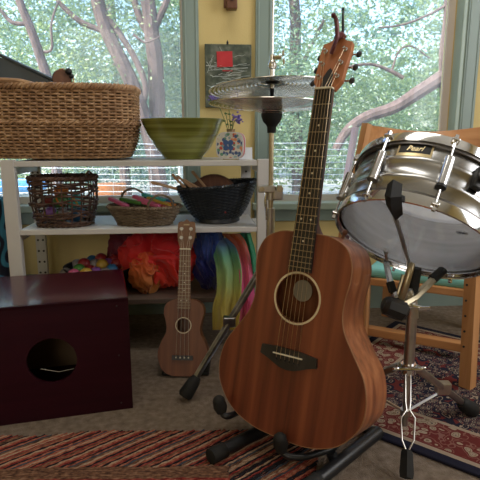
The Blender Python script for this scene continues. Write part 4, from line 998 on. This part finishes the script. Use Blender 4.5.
cymbal(False, Matrix.Translation((HX, HY, hz(105))) @ Matrix.Rotation(R(1.0), 4, 'Y') @ Matrix.Rotation(R(-2.5), 4, 'X'), 'lower upturned hi-hat cymbal on the black seat of the stand')

# ================================================================= SNARE DRUM
DC = Vector((.404, 1.176, .564 - .08)); DN = Vector((.394, .480, .784)).normalized()
dx = DN.cross(Vector((0, 0, 1))).normalized(); dy = DN.cross(dx)
DM = Matrix((dx, dy, DN)).transposed().to_4x4(); DM.translation = DC
dr = bpy.data.objects.new('snare_drum', None); col.objects.link(dr); dr.matrix_world = DM
tag(dr, 'polished metal snare drum tilted on its basket stand', 'drum')
DEP, DR = .165, .178
M['darkalloy'] = mat('dark_alloy', (.16, .15, .14), .4, 1)
shp = [(DR - .0005, .012), (DR, .02)]
for zb in (.060, .105):
    shp += [(DR, zb - .009), (DR + .003, zb - .005), (DR + .0035, zb), (DR + .003, zb + .005), (DR, zb + .009)]
shp += [(DR, DEP - .02), (DR - .0005, DEP - .012), (DR - .003, DEP - .012)] + [(DR - .003, .012)]
MB().lathe(shp + [shp[0]], 96).build('shell', M['steel'], dr)
def hoop(z0, s): return [(DR + .002, z0), (DR + .009, z0 - .001 * s), (DR + .009, z0 + .012 * s), (DR + .0075, z0 + .022 * s), (DR + .0035, z0 + .023 * s), (DR + .0025, z0 + .020 * s), (DR + .0062, z0 + .012 * s), (DR + .002, z0 + .010 * s), (DR + .002, z0)]
for za in (.017, DEP - .024): MB().lathe([(DR + .0008, za), (DR + .006, za), (DR + .006, za + .007), (DR + .0008, za + .007), (DR + .0008, za)], 96).build('flesh_hoop', M['darkalloy'], dr)
MB().lathe(hoop(.016, -1), 96).build('hoop', M['chrome'], dr)
MB().lathe(hoop(DEP - .016, 1), 96).build('hoop', M['chrome'], dr)
m = bpy.data.materials.new('clear_drumhead_film'); m.use_nodes = True; n = m.node_tree.nodes; L = m.node_tree.links; n.clear()
o = n.new('ShaderNodeOutputMaterial'); t = n.new('ShaderNodeBsdfTransparent'); g_ = n.new('ShaderNodeBsdfGlossy'); g_.inputs['Roughness'].default_value = .16; g_.inputs[0].default_value = (.8, .82, .86, 1)
d = n.new('ShaderNodeBsdfDiffuse'); d.inputs[0].default_value = (.55, .57, .62, 1)
a = n.new('ShaderNodeMixShader'); a.inputs[0].default_value = .25; b2 = n.new('ShaderNodeMixShader'); b2.inputs[0].default_value = .12
L.new(t.outputs[0], a.inputs[1]); L.new(g_.outputs[0], a.inputs[2]); L.new(a.outputs[0], b2.inputs[1]); L.new(d.outputs[0], b2.inputs[2]); L.new(b2.outputs[0], o.inputs[0])
M['clearhead'] = m
m = bpy.data.materials.new('white_coated_head'); m.use_nodes = True; n = m.node_tree.nodes; L = m.node_tree.links; n.clear()
o = n.new('ShaderNodeOutputMaterial'); d = n.new('ShaderNodeBsdfDiffuse'); t = n.new('ShaderNodeBsdfTranslucent'); a = n.new('ShaderNodeMixShader'); a.inputs[0].default_value = .7
for q in (d, t): q.inputs[0].default_value = (.82, .84, .88, 1)
L.new(d.outputs[0], a.inputs[1]); L.new(t.outputs[0], a.inputs[2]); L.new(a.outputs[0], o.inputs[0]); M['coated'] = m
MB().lathe([(.0001, .004), (.165, .004), (.172, .006), (.1775, .012)], 72).build('snare_side_head', M['clearhead'], dr)
MB().lathe([(.0001, DEP - .004), (.165, DEP - .004), (.172, DEP - .006), (.1775, DEP - .012)], 72).build('batter_head', M['coated'], dr)
DI = DM.inverted()
def dang(px, py, z):                   # azimuth on the drum whose shell point at height z is nearest that pixel
    best = None
    for k in range(720):
        a = 2 * pi * k / 720; p = DM @ Vector((.19 * cos(a), .19 * sin(a), z))
        q = p - Cv; nrm = DM.to_3x3() @ Vector((cos(a), sin(a), 0))
        if nrm.dot(q) > .02: continue
        zz = q.dot(Fv); u = 240 + FPX * q.x / zz; v = 240 - FPX * q.dot(Uv) / zz
        e_ = (u - px) ** 2 + (v - py) ** 2
        if best is None or e_ < best[0]: best = (e_, a)
    print('lug', px, py, best[0] ** .5, math.degrees(best[1])); return best[1]
aC = dang(446, 172, .085); aL = dang(377, 163, .085); aLL = dang(348, 187, .085)
lugs = [aC + R(k * 45) for k in range(8)]
step = -1 if ((aL - aC + pi) % (2 * pi) - pi) < 0 else 1
for k, a in enumerate(lugs):
    Mz = Matrix.Rotation(a, 4, 'Z')
    b = MB().tube([(DR + .0115, 0, DEP * .5 - .034), (DR + .0115, 0, DEP * .5 + .034)], .0105, 14, M=Mz)
    for z in (-.028, .028): b.box((DR + .006, 0, DEP * .5 + z * .8), (.012, .012, .010), bev=.002, M=Mz)
    lg = b.build('lug', M['chrome'], dr)
    MB().tube([(DR + .0115, 0, DEP * .5 - .040), (DR + .0115, 0, DEP * .5 - .034)], .0114, 12, M=Mz).build('lug_cap', M['black'] if k == 0 else M['dullsteel'], lg)
    for za, zb, zc_, zd in ((-.006, DEP * .5 - .03, .002, -.009), (DEP + .004, DEP * .5 + .03, DEP - .002, DEP + .007)):
        MB().tube([(DR + .0115, 0, za), (DR + .0115, 0, zb)], .0026, 8, M=Mz).box((DR + .0105, 0, zc_), (.016, .016, .006), bev=.0015, M=Mz).box((DR + .0115, 0, zd), (.007, .007, .008), M=Mz).build('tension_rod', M['chrome'], dr)
aB = dang(414, 154, .132); Mz = Matrix.Rotation(aB, 4, 'Z')
bd = MB(); nb = 9
def arcplate(b, w_, z0, z1, r0, r1):
    vs = []
    for i in range(nb + 1):
        a = (i / nb - .5) * w_ / DR
        vs += [(r0 * cos(a), r0 * sin(a), z0), (r1 * cos(a), r1 * sin(a), z0), (r1 * cos(a), r1 * sin(a), z1), (r0 * cos(a), r0 * sin(a), z1)]
    fs = [[i * 4 + k, i * 4 + (k + 1) % 4, (i + 1) * 4 + (k + 1) % 4, (i + 1) * 4 + k] for i in range(nb) for k in range(4)] + [[0, 1, 2, 3], [nb * 4 + k for k in range(4)][::-1]]
    return b.add(vs, fs, True)
M['gold'] = mat('pale_gold_plate', (.75, .62, .36), .3, 1)
arcplate(bd, .076, .112, .144, DR, DR + .0014)
badge = bd.build('badge', M['gold'], dr, Mz)
arcplate(MB(), .068, .120, .141, DR + .0012, DR + .0018).build('badge_field', M['black'], badge)
tcv = bpy.data.curves.new('badge_lettering', 'FONT'); tcv.body = 'Pearl'; tcv.size = .0175; tcv.shear = .35; tcv.align_x = 'CENTER'; tcv.align_y = 'CENTER'; tcv.extrude = .0003
to = bpy.data.objects.new('badge_lettering', tcv); col.objects.link(to); bpy.context.view_layer.update()
tme = bpy.data.meshes.new_from_object(to.evaluated_get(bpy.context.evaluated_depsgraph_get())); bpy.data.objects.remove(to); bpy.data.curves.remove(tcv)
tme.materials.clear(); tme.materials.append(M['gold']); to = bpy.data.objects.new('badge_lettering', tme); col.objects.link(to); to.parent = badge
to.matrix_local = Matrix.Translation((DR + .0022, 0, .1305)) @ Matrix.Rotation(R(90), 4, 'Z') @ Matrix.Rotation(R(90), 4, 'X')
aK = dang(479, 181, .100); Mz = Matrix.Rotation(aK, 4, 'Z')
b = MB().box((DR + .008, 0, .10), (.016, .022, .05), bev=.003, M=Mz).tube([(DR + .012, 0, .10), (DR + .030, 0, .10)], .0095, 14, M=Mz)
b.build('strainer_knob', M['black'], dr)
# faint printed mark on the clear head
q = DI @ Cv; d_ = DI.to_3x3() @ ray(462, 233); pp = q + d_ * ((.0028 - q.z) / d_.z)
b = MB()
for k in range(6):
    a = k * pi / 6
    b.tube([pp + Vector((-.013 * cos(a), -.009 * sin(a), 0)), pp + Vector((.013 * cos(a), .009 * sin(a), 0))], .0006, 4)
M['ink'] = mat('grey_ink', (.05, .05, .06), .6)
b.build('printed_mark', M['ink'], dr)

# ================================================================= SNARE STAND
SX = at(411, 330, 1.13).x; SY = 1.13
ss = empty('snare_stand', (SX, SY, 0), (0, 0, 0), 'chrome snare drum stand with basket arms on the patterned rug edge', 'drum stand')
sM = Matrix.Translation((-SX, -SY, 0))
def A(px, py, y=SY): return at(px, py, y)
zt_ = A(411, 306).z; zm = A(411, 368).z
MB().cyl((0, 0, A(411, 425).z), (0, 0, zm + .01), .0075, 14).build('inner_tube', M['dullsteel'], ss)
MB().cyl((0, 0, zm - .005), (0, 0, zt_), .0125, 18).build('column', M['dullsteel'], ss)
b = MB().cyl((0, 0, zm - .012), (0, 0, zm + .012), .0175, 18).cyl((-.03, -.014, zm + .004), (.028, -.014, zm + .004), .0042, 8).sphere((-.034, -.014, zm + .004), .008, 10, (1.2, .6, .7)).sphere((.03, -.014, zm + .006), .007, 10, (1.2, .6, .7)); b.build('leg_collar', M['chrome'], ss)
# front leg of bent wire
F0 = fl(406.5, 478, .012)
top = A(408, 376); 
for s in (-1, 1):
    pts = [A(408 + s * 2.5, 374, SY - .015), A(408 + s * 2.5, 402, SY - .05), A(408 + s * 1.5, 410, SY - .07), A(408 + s * 7, 418, SY - .08), A(408 + s * 6, 440, SY - .11), A(407.5 + s * 2, 449, SY - .125), A(407 + s * 1.5, 458, SY - .135)]
    MB().tube([p for p in pts], .0019, 8, M=sM).build('leg_wire', M['dullsteel'], ss)
a_, c_ = A(407, 450, SY - .127), F0
MB().tube([a_, a_.lerp(c_, .12), a_.lerp(c_, .8), c_], [.0105, .0125, .0150, .0135], 4, flat=.9, M=sM).build('rubber_foot', M['rubber'], ss)
PS = (ss, sM, M['dullsteel'])
cs_ = Vector((SX, SY, 0))
f2 = fl(474, 411, .014); hleg(f2, zm, PS, cs_)
f3 = Vector((SX - .20, SY + .17, .014)); hleg(f3, zm, PS, cs_)
zl = A(411, 412).z
b = MB().cyl((0, 0, zl - .008), (0, 0, zl + .008), .0125, 14)
for f_ in (f2, f3):
    m_ = Vector((SX, SY, zm)).lerp(f_, .5); b.tube([Vector((SX, SY, zl)), m_], .0032, 6, M=sM)
b.build('brace', M['dullsteel'], ss)
# basket: hub, tilter and three arms
hub = A(404, 302)
b = MB().tube([A(413, 318), A(411, 300), A(407, 290)], [.013, .014, .012], 14, M=sM); b.build('tilter', M['dullsteel'], ss)
MB().tube([A(383, 304, SY - .035), A(386, 305, SY - .035), A(402, 311, SY - .03), A(406, 313, SY - .03)], [.014, .022, .025, .017], 8, M=sM).build('tilter_knob', M['black'], ss)
b = MB().tube([A(412, 306, SY - .02), A(428, 309, SY - .02)], .0045, 8, M=sM).box(sM @ A(424, 308.5, SY - .022), (.028, .006, .010), bev=.002).box(sM @ A(407, 306.5, SY - .03), (.022, .006, .009), bev=.002); b.build('wing_bolt', M['chrome'], ss)
MB().tube([A(400, 303, SY - .02), A(404, 290, SY - .03), A(410, 270, SY - .03), A(412, 264, SY - .02)], [.0085, .0085, .008, .007], 10, M=sM).tube([A(398, 295, SY - .01), A(404, 275, SY - .0)], .006, 8, M=sM).build('basket_post', M['brass'], ss)
MB().tube([A(416, 268, SY + .01), A(414, 285, SY + .01), A(411, 302, SY)], [.013, .012, .010], 12, M=sM).build('tilter_housing', M['rubber'], ss)
def drm(px, py, off):                  # point on the plane of the drum's lower hoop, shifted off below it
    q = DI @ Cv; d_ = DI.to_3x3() @ ray(px, py); return DM @ (q + d_ * ((-off - q.z) / d_.z))
# front arm up across the head to the near rim, tall rubber claw
def near(px, py, rr): # point on a ray at a distance from the drum axis
    return at(px, py, rr)
ar1 = [A(405, 296, 1.10), drm(409, 268, .02), drm(405, 250, .022), drm(400, 232, .022), drm(394, 214, .018)]
MB().tube(catmull(ar1, 6), .0052, 8, flat=1.5, M=sM).build('basket_arm', M['dullsteel'], ss)
g0, g1 = drm(396, 213, .014), drm(394, 200, .012)
yf = g1.y
cl2 = [drm(397, 214, .016), drm(394, 205, .018), at(393, 196, yf - .012), at(395, 184, yf + .002)]
MB().tube(cl2, [.0125, .0165, .0170, .0150], 4, flat=1.25, M=sM).build('rubber_grip', M['rubber'], ss)
ar2 = [A(396, 299, 1.10), A(391, 285, 1.13), drm(386, 262, .014), drm(386, 250, .008)]
MB().tube(ar2, .0085, 6, flat=.7, M=sM).build('basket_arm', M['nickel'], ss)
MB().tube([A(393, 292, 1.115), A(390, 282, 1.125)], .0110, 8, flat=.7, M=sM).build('rubber_grip', M['rubber'], ss)
ar3 = [A(403, 304, 1.10), A(414, 298, 1.12), A(436, 277, 1.19)]
MB().tube(ar3, .0105, 6, flat=.8, M=sM).build('basket_arm', M['brass'], ss)
MB().tube([A(432, 280, 1.18), A(443, 270, 1.20)], .0125, 8, flat=.8, M=sM).build('rubber_grip', M['rubber'], ss)

# ================================================================= CHAIR behind the drum
def seatp(px, py, z): return fl(px, py, z)
zs_ = .245
c0 = fl(368, 278, zs_); c1 = fl(470, 291, zs_)
ex = (c1 - c0).normalized(); ey = Vector((-ex.y, ex.x, 0)); Lc = (c1 - c0).length
print('chair rail', c0, c1, Lc)
CH = Matrix((ex, ey, Vector((0, 0, 1)))).transposed().to_4x4(); CH.translation = Vector((c0.x, c0.y, 0))
chx = bpy.data.objects.new('wooden_armchair', None); col.objects.link(chx); chx.matrix_world = CH
tag(chx, 'honey-coloured wooden chair with teal seat behind the snare drum', 'chair')
CI_ = CH.inverted()
MB().box((Lc / 2, .012, zs_ - .012), (Lc, .026, .026), bev=.004).build('seat_rail', M['birch'], chx)
MB().box((.012, .17, zs_ - .012), (.026, .34, .026), bev=.004).build('seat_rail', M['birch'], chx)
MB().box((Lc - .012, .17, zs_ - .012), (.026, .34, .026), bev=.004).build('seat_rail', M['birch'], chx)
M['teal'] = noisy('teal_seat_cloth', [(.3, (.16, .48, .45)), (.6, (.24, .60, .55)), (.8, (.36, .70, .64))], nscale=14, rough=.6)
b = MB(); b.box((Lc / 2, .19, zs_ + .016), (Lc + .02, .36, .036), bev=.014, seg=3); b.build('seat_cushion', M['teal'], chx)
MB().box((Lc / 2, .012, .052), (Lc, .034, .030), bev=.003).build('stretcher', M['birch'], chx)
# legs; the near one carries dark screw heads
lp = CI_ @ fl(467, 389, 0); lt = CI_ @ at(474, 262, (CH @ lp).y + .03)
l1 = MB().tube([lp, lt + (lt - lp) * .15], .0245, 4, flat=1.0, up=(1, .4, 0)); lg1 = l1.build('leg', M['birchz'], chx)
MB().box((-.008, -.002, zs_ / 2), (.034, .034, zs_), bev=.004).build('leg', M['birchz'], chx)
MB().box((.0, .34, .20), (.034, .034, .40), bev=.004).build('leg', M['birchz'], chx)
MB().box((Lc, .34, .20), (.034, .034, .40), bev=.004).build('leg', M['birchz'], chx)
b = MB()
for k in range(5):
    p = lp.lerp(lt, .35 + k * .12); b.sphere((p.x - .014, p.y - .018, p.z), .0035, 8)
b.build('screws', M['black'], lg1)
# curved backrest and its posts
bx_ = [(366, 124.5, 1.76), (383, 127, 1.84), (405, 130, 1.90), (430, 131.5, 1.94), (455, 130, 1.95), (482, 127, 1.93), (510, 124, 1.88)]
topc = catmull([at(*q) for q in bx_], 8)
low = [Vector((p.x - (.055 if i < 8 else .045), p.y - .03, p.z - .24)) for i, p in enumerate(topc)]
N = len(topc); vs = []
for p, q in zip(topc, low):
    nrm = Vector((0, .014, .0)); vs += [CI_ @ p, CI_ @ q, CI_ @ (q + nrm), CI_ @ (p + nrm)]
fs = [[i * 4 + k, i * 4 + (k + 1) % 4, (i + 1) * 4 + (k + 1) % 4, (i + 1) * 4 + k] for i in range(N - 1) for k in range(4)] + [[0, 1, 2, 3], [(N - 1) * 4 + k for k in range(4)][::-1]]
b = MB(); b.add(vs, fs, True); b.build('backrest', M['birch'], chx)
pt_ = at(367, 124, 1.755); pm = at(343, 238, 1.70); pb_ = Vector((pm.x - .01, 1.68, 0))
MB().tube([CI_ @ Vector((pm.x - .004, 1.685, 0)), CI_ @ pm, CI_ @ pt_], .017, 4, up=(1, .4, 0)).build('back_post', M['birchz'], chx)
pr2 = at(512, 123, 1.87); MB().tube([CI_ @ Vector((pr2.x - .04, 1.82, 0)), CI_ @ pr2], .017, 4, up=(1, .4, 0)).build('back_post', M['birchz'], chx)

# ================================================================= RUGS
# patterned wool rug under the drum
ra_ = R(-39); re = Vector((cos(ra_), sin(ra_), 0)); rn = Vector((-sin(ra_), cos(ra_), 0))
r0 = fl(365, 434); r1_ = fl(480, 479); re = (r1_ - r0).normalized(); rn = Vector((-re.y, re.x, 0)); ra_ = math.atan2(re.y, re.x)
org = r0 - re * .26; RL, RW = 1.35, .80
print('rug', math.degrees(ra_), org)
m = mat('oriental_wool', (.3, .1, .1), .95, spec=.1); L = m.node_tree.links; B_ = m.node_tree.nodes['Principled BSDF']
tc = nod(m, 'ShaderNodeTexCoord'); sx = nod(m, 'ShaderNodeSeparateXYZ'); L.new(tc.outputs['Object'], sx.inputs[0])
def mth(op, a, b=None, c=None):
    n_ = nod(m, 'ShaderNodeMath', operation=op)
    for k, v in enumerate((a, b, c)):
        if v is None: continue
        if isinstance(v, (int, float)): n_.inputs[k].default_value = v
        else: L.new(v, n_.inputs[k])
    return n_.outputs[0]
X, Y_ = sx.outputs[0], sx.outputs[1]
ed = mth('MINIMUM', mth('MINIMUM', X, mth('SUBTRACT', RL, X)), mth('MINIMUM', Y_, mth('SUBTRACT', RW, Y_)))
def vor(scale, feat='F1'):
    v = nod(m, 'ShaderNodeTexVoronoi'); v.feature = feat; v.inputs['Scale'].default_value = scale
    nz_ = nod(m, 'ShaderNodeTexNoise'); nz_.inputs['Scale'].default_value = 18; nz_.inputs['Detail'].default_value = 2
    mxv = nod(m, 'ShaderNodeMix', data_type='VECTOR'); mxv.inputs[0].default_value = .035
    L.new(tc.outputs['Object'], nz_.inputs[0]); L.new(tc.outputs['Object'], mxv.inputs[4]); L.new(nz_.outputs['Color'], mxv.inputs[5]); L.new(mxv.outputs[1], v.inputs[0]); return v
v1 = vor(34); v2 = vor(64); v3 = vor(42)
NAVY, RED, CRM, TAN, PNK = (.018, .018, .034), (.14, .028, .026), (.36, .28, .21), (.20, .14, .09), (.24, .11, .09)
field = ramp(m, [(0, RED), (.10, CRM), (.20, NAVY), (.34, CRM), (.42, NAVY), (.55, PNK), (.60, NAVY), (.8, CRM)], 'CONSTANT'); L.new(v2.outputs['Distance'], field.inputs[0])
f2_ = ramp(m, [(0, TAN), (.14, NAVY), (.30, CRM), (.36, NAVY), (.6, RED)], 'CONSTANT'); L.new(v1.outputs['Distance'], f2_.inputs[0])
mxa = nod(m, 'ShaderNodeMix', data_type='RGBA'); mxa.inputs[0].default_value = .5
sel = nod(m, 'ShaderNodeTexNoise'); sel.inputs['Scale'].default_value = 16; L.new(tc.outputs['Object'], sel.inputs[0])
gts = mth('GREATER_THAN', sel.outputs[0], .5); L.new(gts, mxa.inputs[0]); L.new(field.outputs[0], mxa.inputs[6]); L.new(f2_.outputs[0], mxa.inputs[7])
bor = ramp(m, [(0, NAVY), (.10, CRM), (.26, TAN), (.33, CRM), (.45, RED), (.62, PNK), (.70, RED)], 'CONSTANT'); L.new(v3.outputs['Distance'], bor.inputs[0])
band = ramp(m, [(0, NAVY), (.13, CRM), (.20, RED), (.25, CRM)], 'CONSTANT'); L.new(mth('DIVIDE', ed, .2), band.inputs[0])
inb = mth('LESS_THAN', ed, .046); bb2 = nod(m, 'ShaderNodeMix', data_type='RGBA')
isb = mth('LESS_THAN', ed, .155); L.new(isb, bb2.inputs[0]); L.new(mxa.outputs[2], bb2.inputs[6]); L.new(bor.outputs[0], bb2.inputs[7])
bb3 = nod(m, 'ShaderNodeMix', data_type='RGBA'); L.new(inb, bb3.inputs[0]); L.new(bb2.outputs[2], bb3.inputs[6]); L.new(band.outputs[0], bb3.inputs[7])
ln2 = mth('LESS_THAN', mth('ABSOLUTE', mth('SUBTRACT', ed, .16)), .006); bb4 = nod(m, 'ShaderNodeMix', data_type='RGBA'); L.new(ln2, bb4.inputs[0]); L.new(bb3.outputs[2], bb4.inputs[6]); bb4.inputs[7].default_value = (*CRM, 1)
L.new(bb4.outputs[2], B_.inputs['Base Color'])
nb_ = nod(m, 'ShaderNodeTexNoise'); nb_.inputs['Scale'].default_value = 350; bp = nod(m, 'ShaderNodeBump'); bp.inputs['Strength'].default_value = .5; bp.inputs['Distance'].default_value = .003
L.new(tc.outputs['Object'], nb_.inputs[0]); L.new(nb_.outputs[0], bp.inputs['Height']); L.new(bp.outputs[0], B_.inputs['Normal'])
RMx = Matrix.Translation(org) @ Matrix.Rotation(ra_, 4, 'Z')
tag(MB().box((RL / 2, RW / 2, .004), (RL, RW, .008), bev=.003).build('oriental_rug', m, None, RMx), 'navy, red and cream patterned oriental rug under the drum and chair', 'rug')

# rag rug: braided strands lying diagonally
def stripe_mat(name, cols, seedn=0):
    mm_ = mat(name, cols[0], .95, spec=.1); L_ = mm_.node_tree.links
    tc_2 = nod(mm_, 'ShaderNodeTexCoord'); mp_ = nod(mm_, 'ShaderNodeMapping'); mp_.inputs['Scale'].default_value = (9, 22, 22)
    nz_ = nod(mm_, 'ShaderNodeTexNoise'); nz_.inputs['Scale'].default_value = 9; nz_.inputs['Detail'].default_value = 4
    L_.new(tc_2.outputs['Object'], mp_.inputs[0]); L_.new(mp_.outputs[0], nz_.inputs[0])
    r_2 = ramp(mm_, [(.28 + .44 * i / (len(cols) - 1), c) for i, c in enumerate(cols)]); L_.new(nz_.outputs[0], r_2.inputs[0])
    L_.new(r_2.outputs[0], mm_.node_tree.nodes['Principled BSDF'].inputs['Base Color']); return mm_
rs_ = [stripe_mat('rag_salmon', [(.10, .035, .025), (.34, .10, .06), (.45, .22, .15)]), stripe_mat('rag_red', [(.08, .012, .012), (.24, .035, .03), (.36, .12, .09)]),
       stripe_mat('rag_black', [(.012, .012, .016), (.03, .025, .03)]), stripe_mat('rag_cream', [(.20, .10, .07), (.44, .32, .22), (.32, .10, .07)]), stripe_mat('rag_slate', [(.03, .04, .06), (.08, .09, .11)]), stripe_mat('rag_brown', [(.04, .02, .016), (.16, .08, .05), (.30, .17, .11)])]
def rug_build(name, poly, ang, pitch, seq, lab, z0=0, rad=.5, cat='rug'):
    """strands clipped to a convex polygon, one object with several yarn colours"""
    c = sum(poly, Vector()) / len(poly); e_ = Vector((cos(ang), sin(ang), 0)); n_ = Vector((-sin(ang), cos(ang), 0))
    lo = min((p - c).dot(n_) for p in poly); hi = max((p - c).dot(n_) for p in poly)
    Mo = Matrix.Translation(Vector((c.x, c.y, z0))) @ Matrix.Rotation(ang, 4, 'Z')
    root = None; meshes = {}
    rr = random.Random(3); k = 0; d = lo + pitch * .5
    while d < hi:
        xs = []
        for i in range(len(poly)):
            a, b_ = poly[i] - c, poly[(i + 1) % len(poly)] - c; da, db = a.dot(n_) - d, b_.dot(n_) - d
            if da * db < 0: t = da / (da - db); xs.append((a + (b_ - a) * t).dot(e_))
        if len(xs) == 2:
            x0, x1 = min(xs) + rr.uniform(-.006, .006), max(xs) + rr.uniform(-.006, .006); mi = seq[k % len(seq)] if rr.random() > .18 else rr.choice(seq)
            n = max(3, int((x1 - x0) / .011)); ph = rr.uniform(0, 6)
            if x1 - x0 > .01:
                pts = []; rads = []
                for i in range(n + 1):
                    x = x0 + (x1 - x0) * i / n
                    wob = .006 * noise.noise(Vector((x * 5, d * 9, 1))) + .0012 * sin(i * 2.4 + ph)
                    pts.append((x, d + wob, pitch * .42 + .0022 * noise.noise(Vector((x * 22, d * 40, 3)))))
                    rads.append(pitch * rad * (1 + .16 * sin(i * 2.1 + ph)))
                meshes.setdefault(mi, MB()).tube(pts, rads, 6, flat=.8)
        d += pitch; k += 1
    allb = MB(); mats_ = []; mid_ = []
    for mi, mb in meshes.items():
        allb.add(mb.v, mb.f, True); mid_ += [len(mats_)] * len(mb.f); mats_.append(rs_[mi])
    vs = [Mo.inverted() @ Vector((p.x, p.y, z0 + .002)) for p in poly]; allb.add(vs, [list(range(len(vs)))]); mid_ += [0]
    me = bpy.data.meshes.new(name); me.from_pydata([tuple(v) for v in allb.v], [], allb.f); me.update()
    for mt_ in mats_: me.materials.append(mt_)
    me.polygons.foreach_set('material_index', mid_); me.polygons.foreach_set('use_smooth', [True] * len(me.polygons))
    o = bpy.data.objects.new(name, me); col.objects.link(o); o.matrix_world = Mo
    return tag(o, lab, cat)
ang = math.atan2((fl(62, 440) - fl(0, 464)).y, (fl(62, 440) - fl(0, 464)).x)
print('stripe', math.degrees(ang))
poly = [fl(-60, 438), fl(-60, 520), fl(308, 520), fl(316, 470), fl(321, 440), fl(300, 428), fl(262, 431), fl(90, 432), fl(40, 437)]
poly = [Vector((p.x, p.y, 0)) for p in poly]
rug_build('rag_rug', poly, ang, .0054, [0, 2, 1, 0, 3, 2, 0, 5, 1, 2, 0, 3, 5, 4], 'salmon, cream and black striped rag rug at lower left under the guitar stand')
poly2 = [Vector((p.x, p.y, 0)) for p in (fl(-60, 474), fl(-60, 540), fl(229, 540), fl(228.5, 470), fl(60, 473))]
rug_build('woven_mat', poly2, math.atan2((poly2[3] - poly2[0]).y, (poly2[3] - poly2[0]).x), .008, [2, 5, 1, 5, 3, 1, 5], 'cream and red woven mat edge lying on the rag rug at the bottom left', .0075, .52, 'mat')
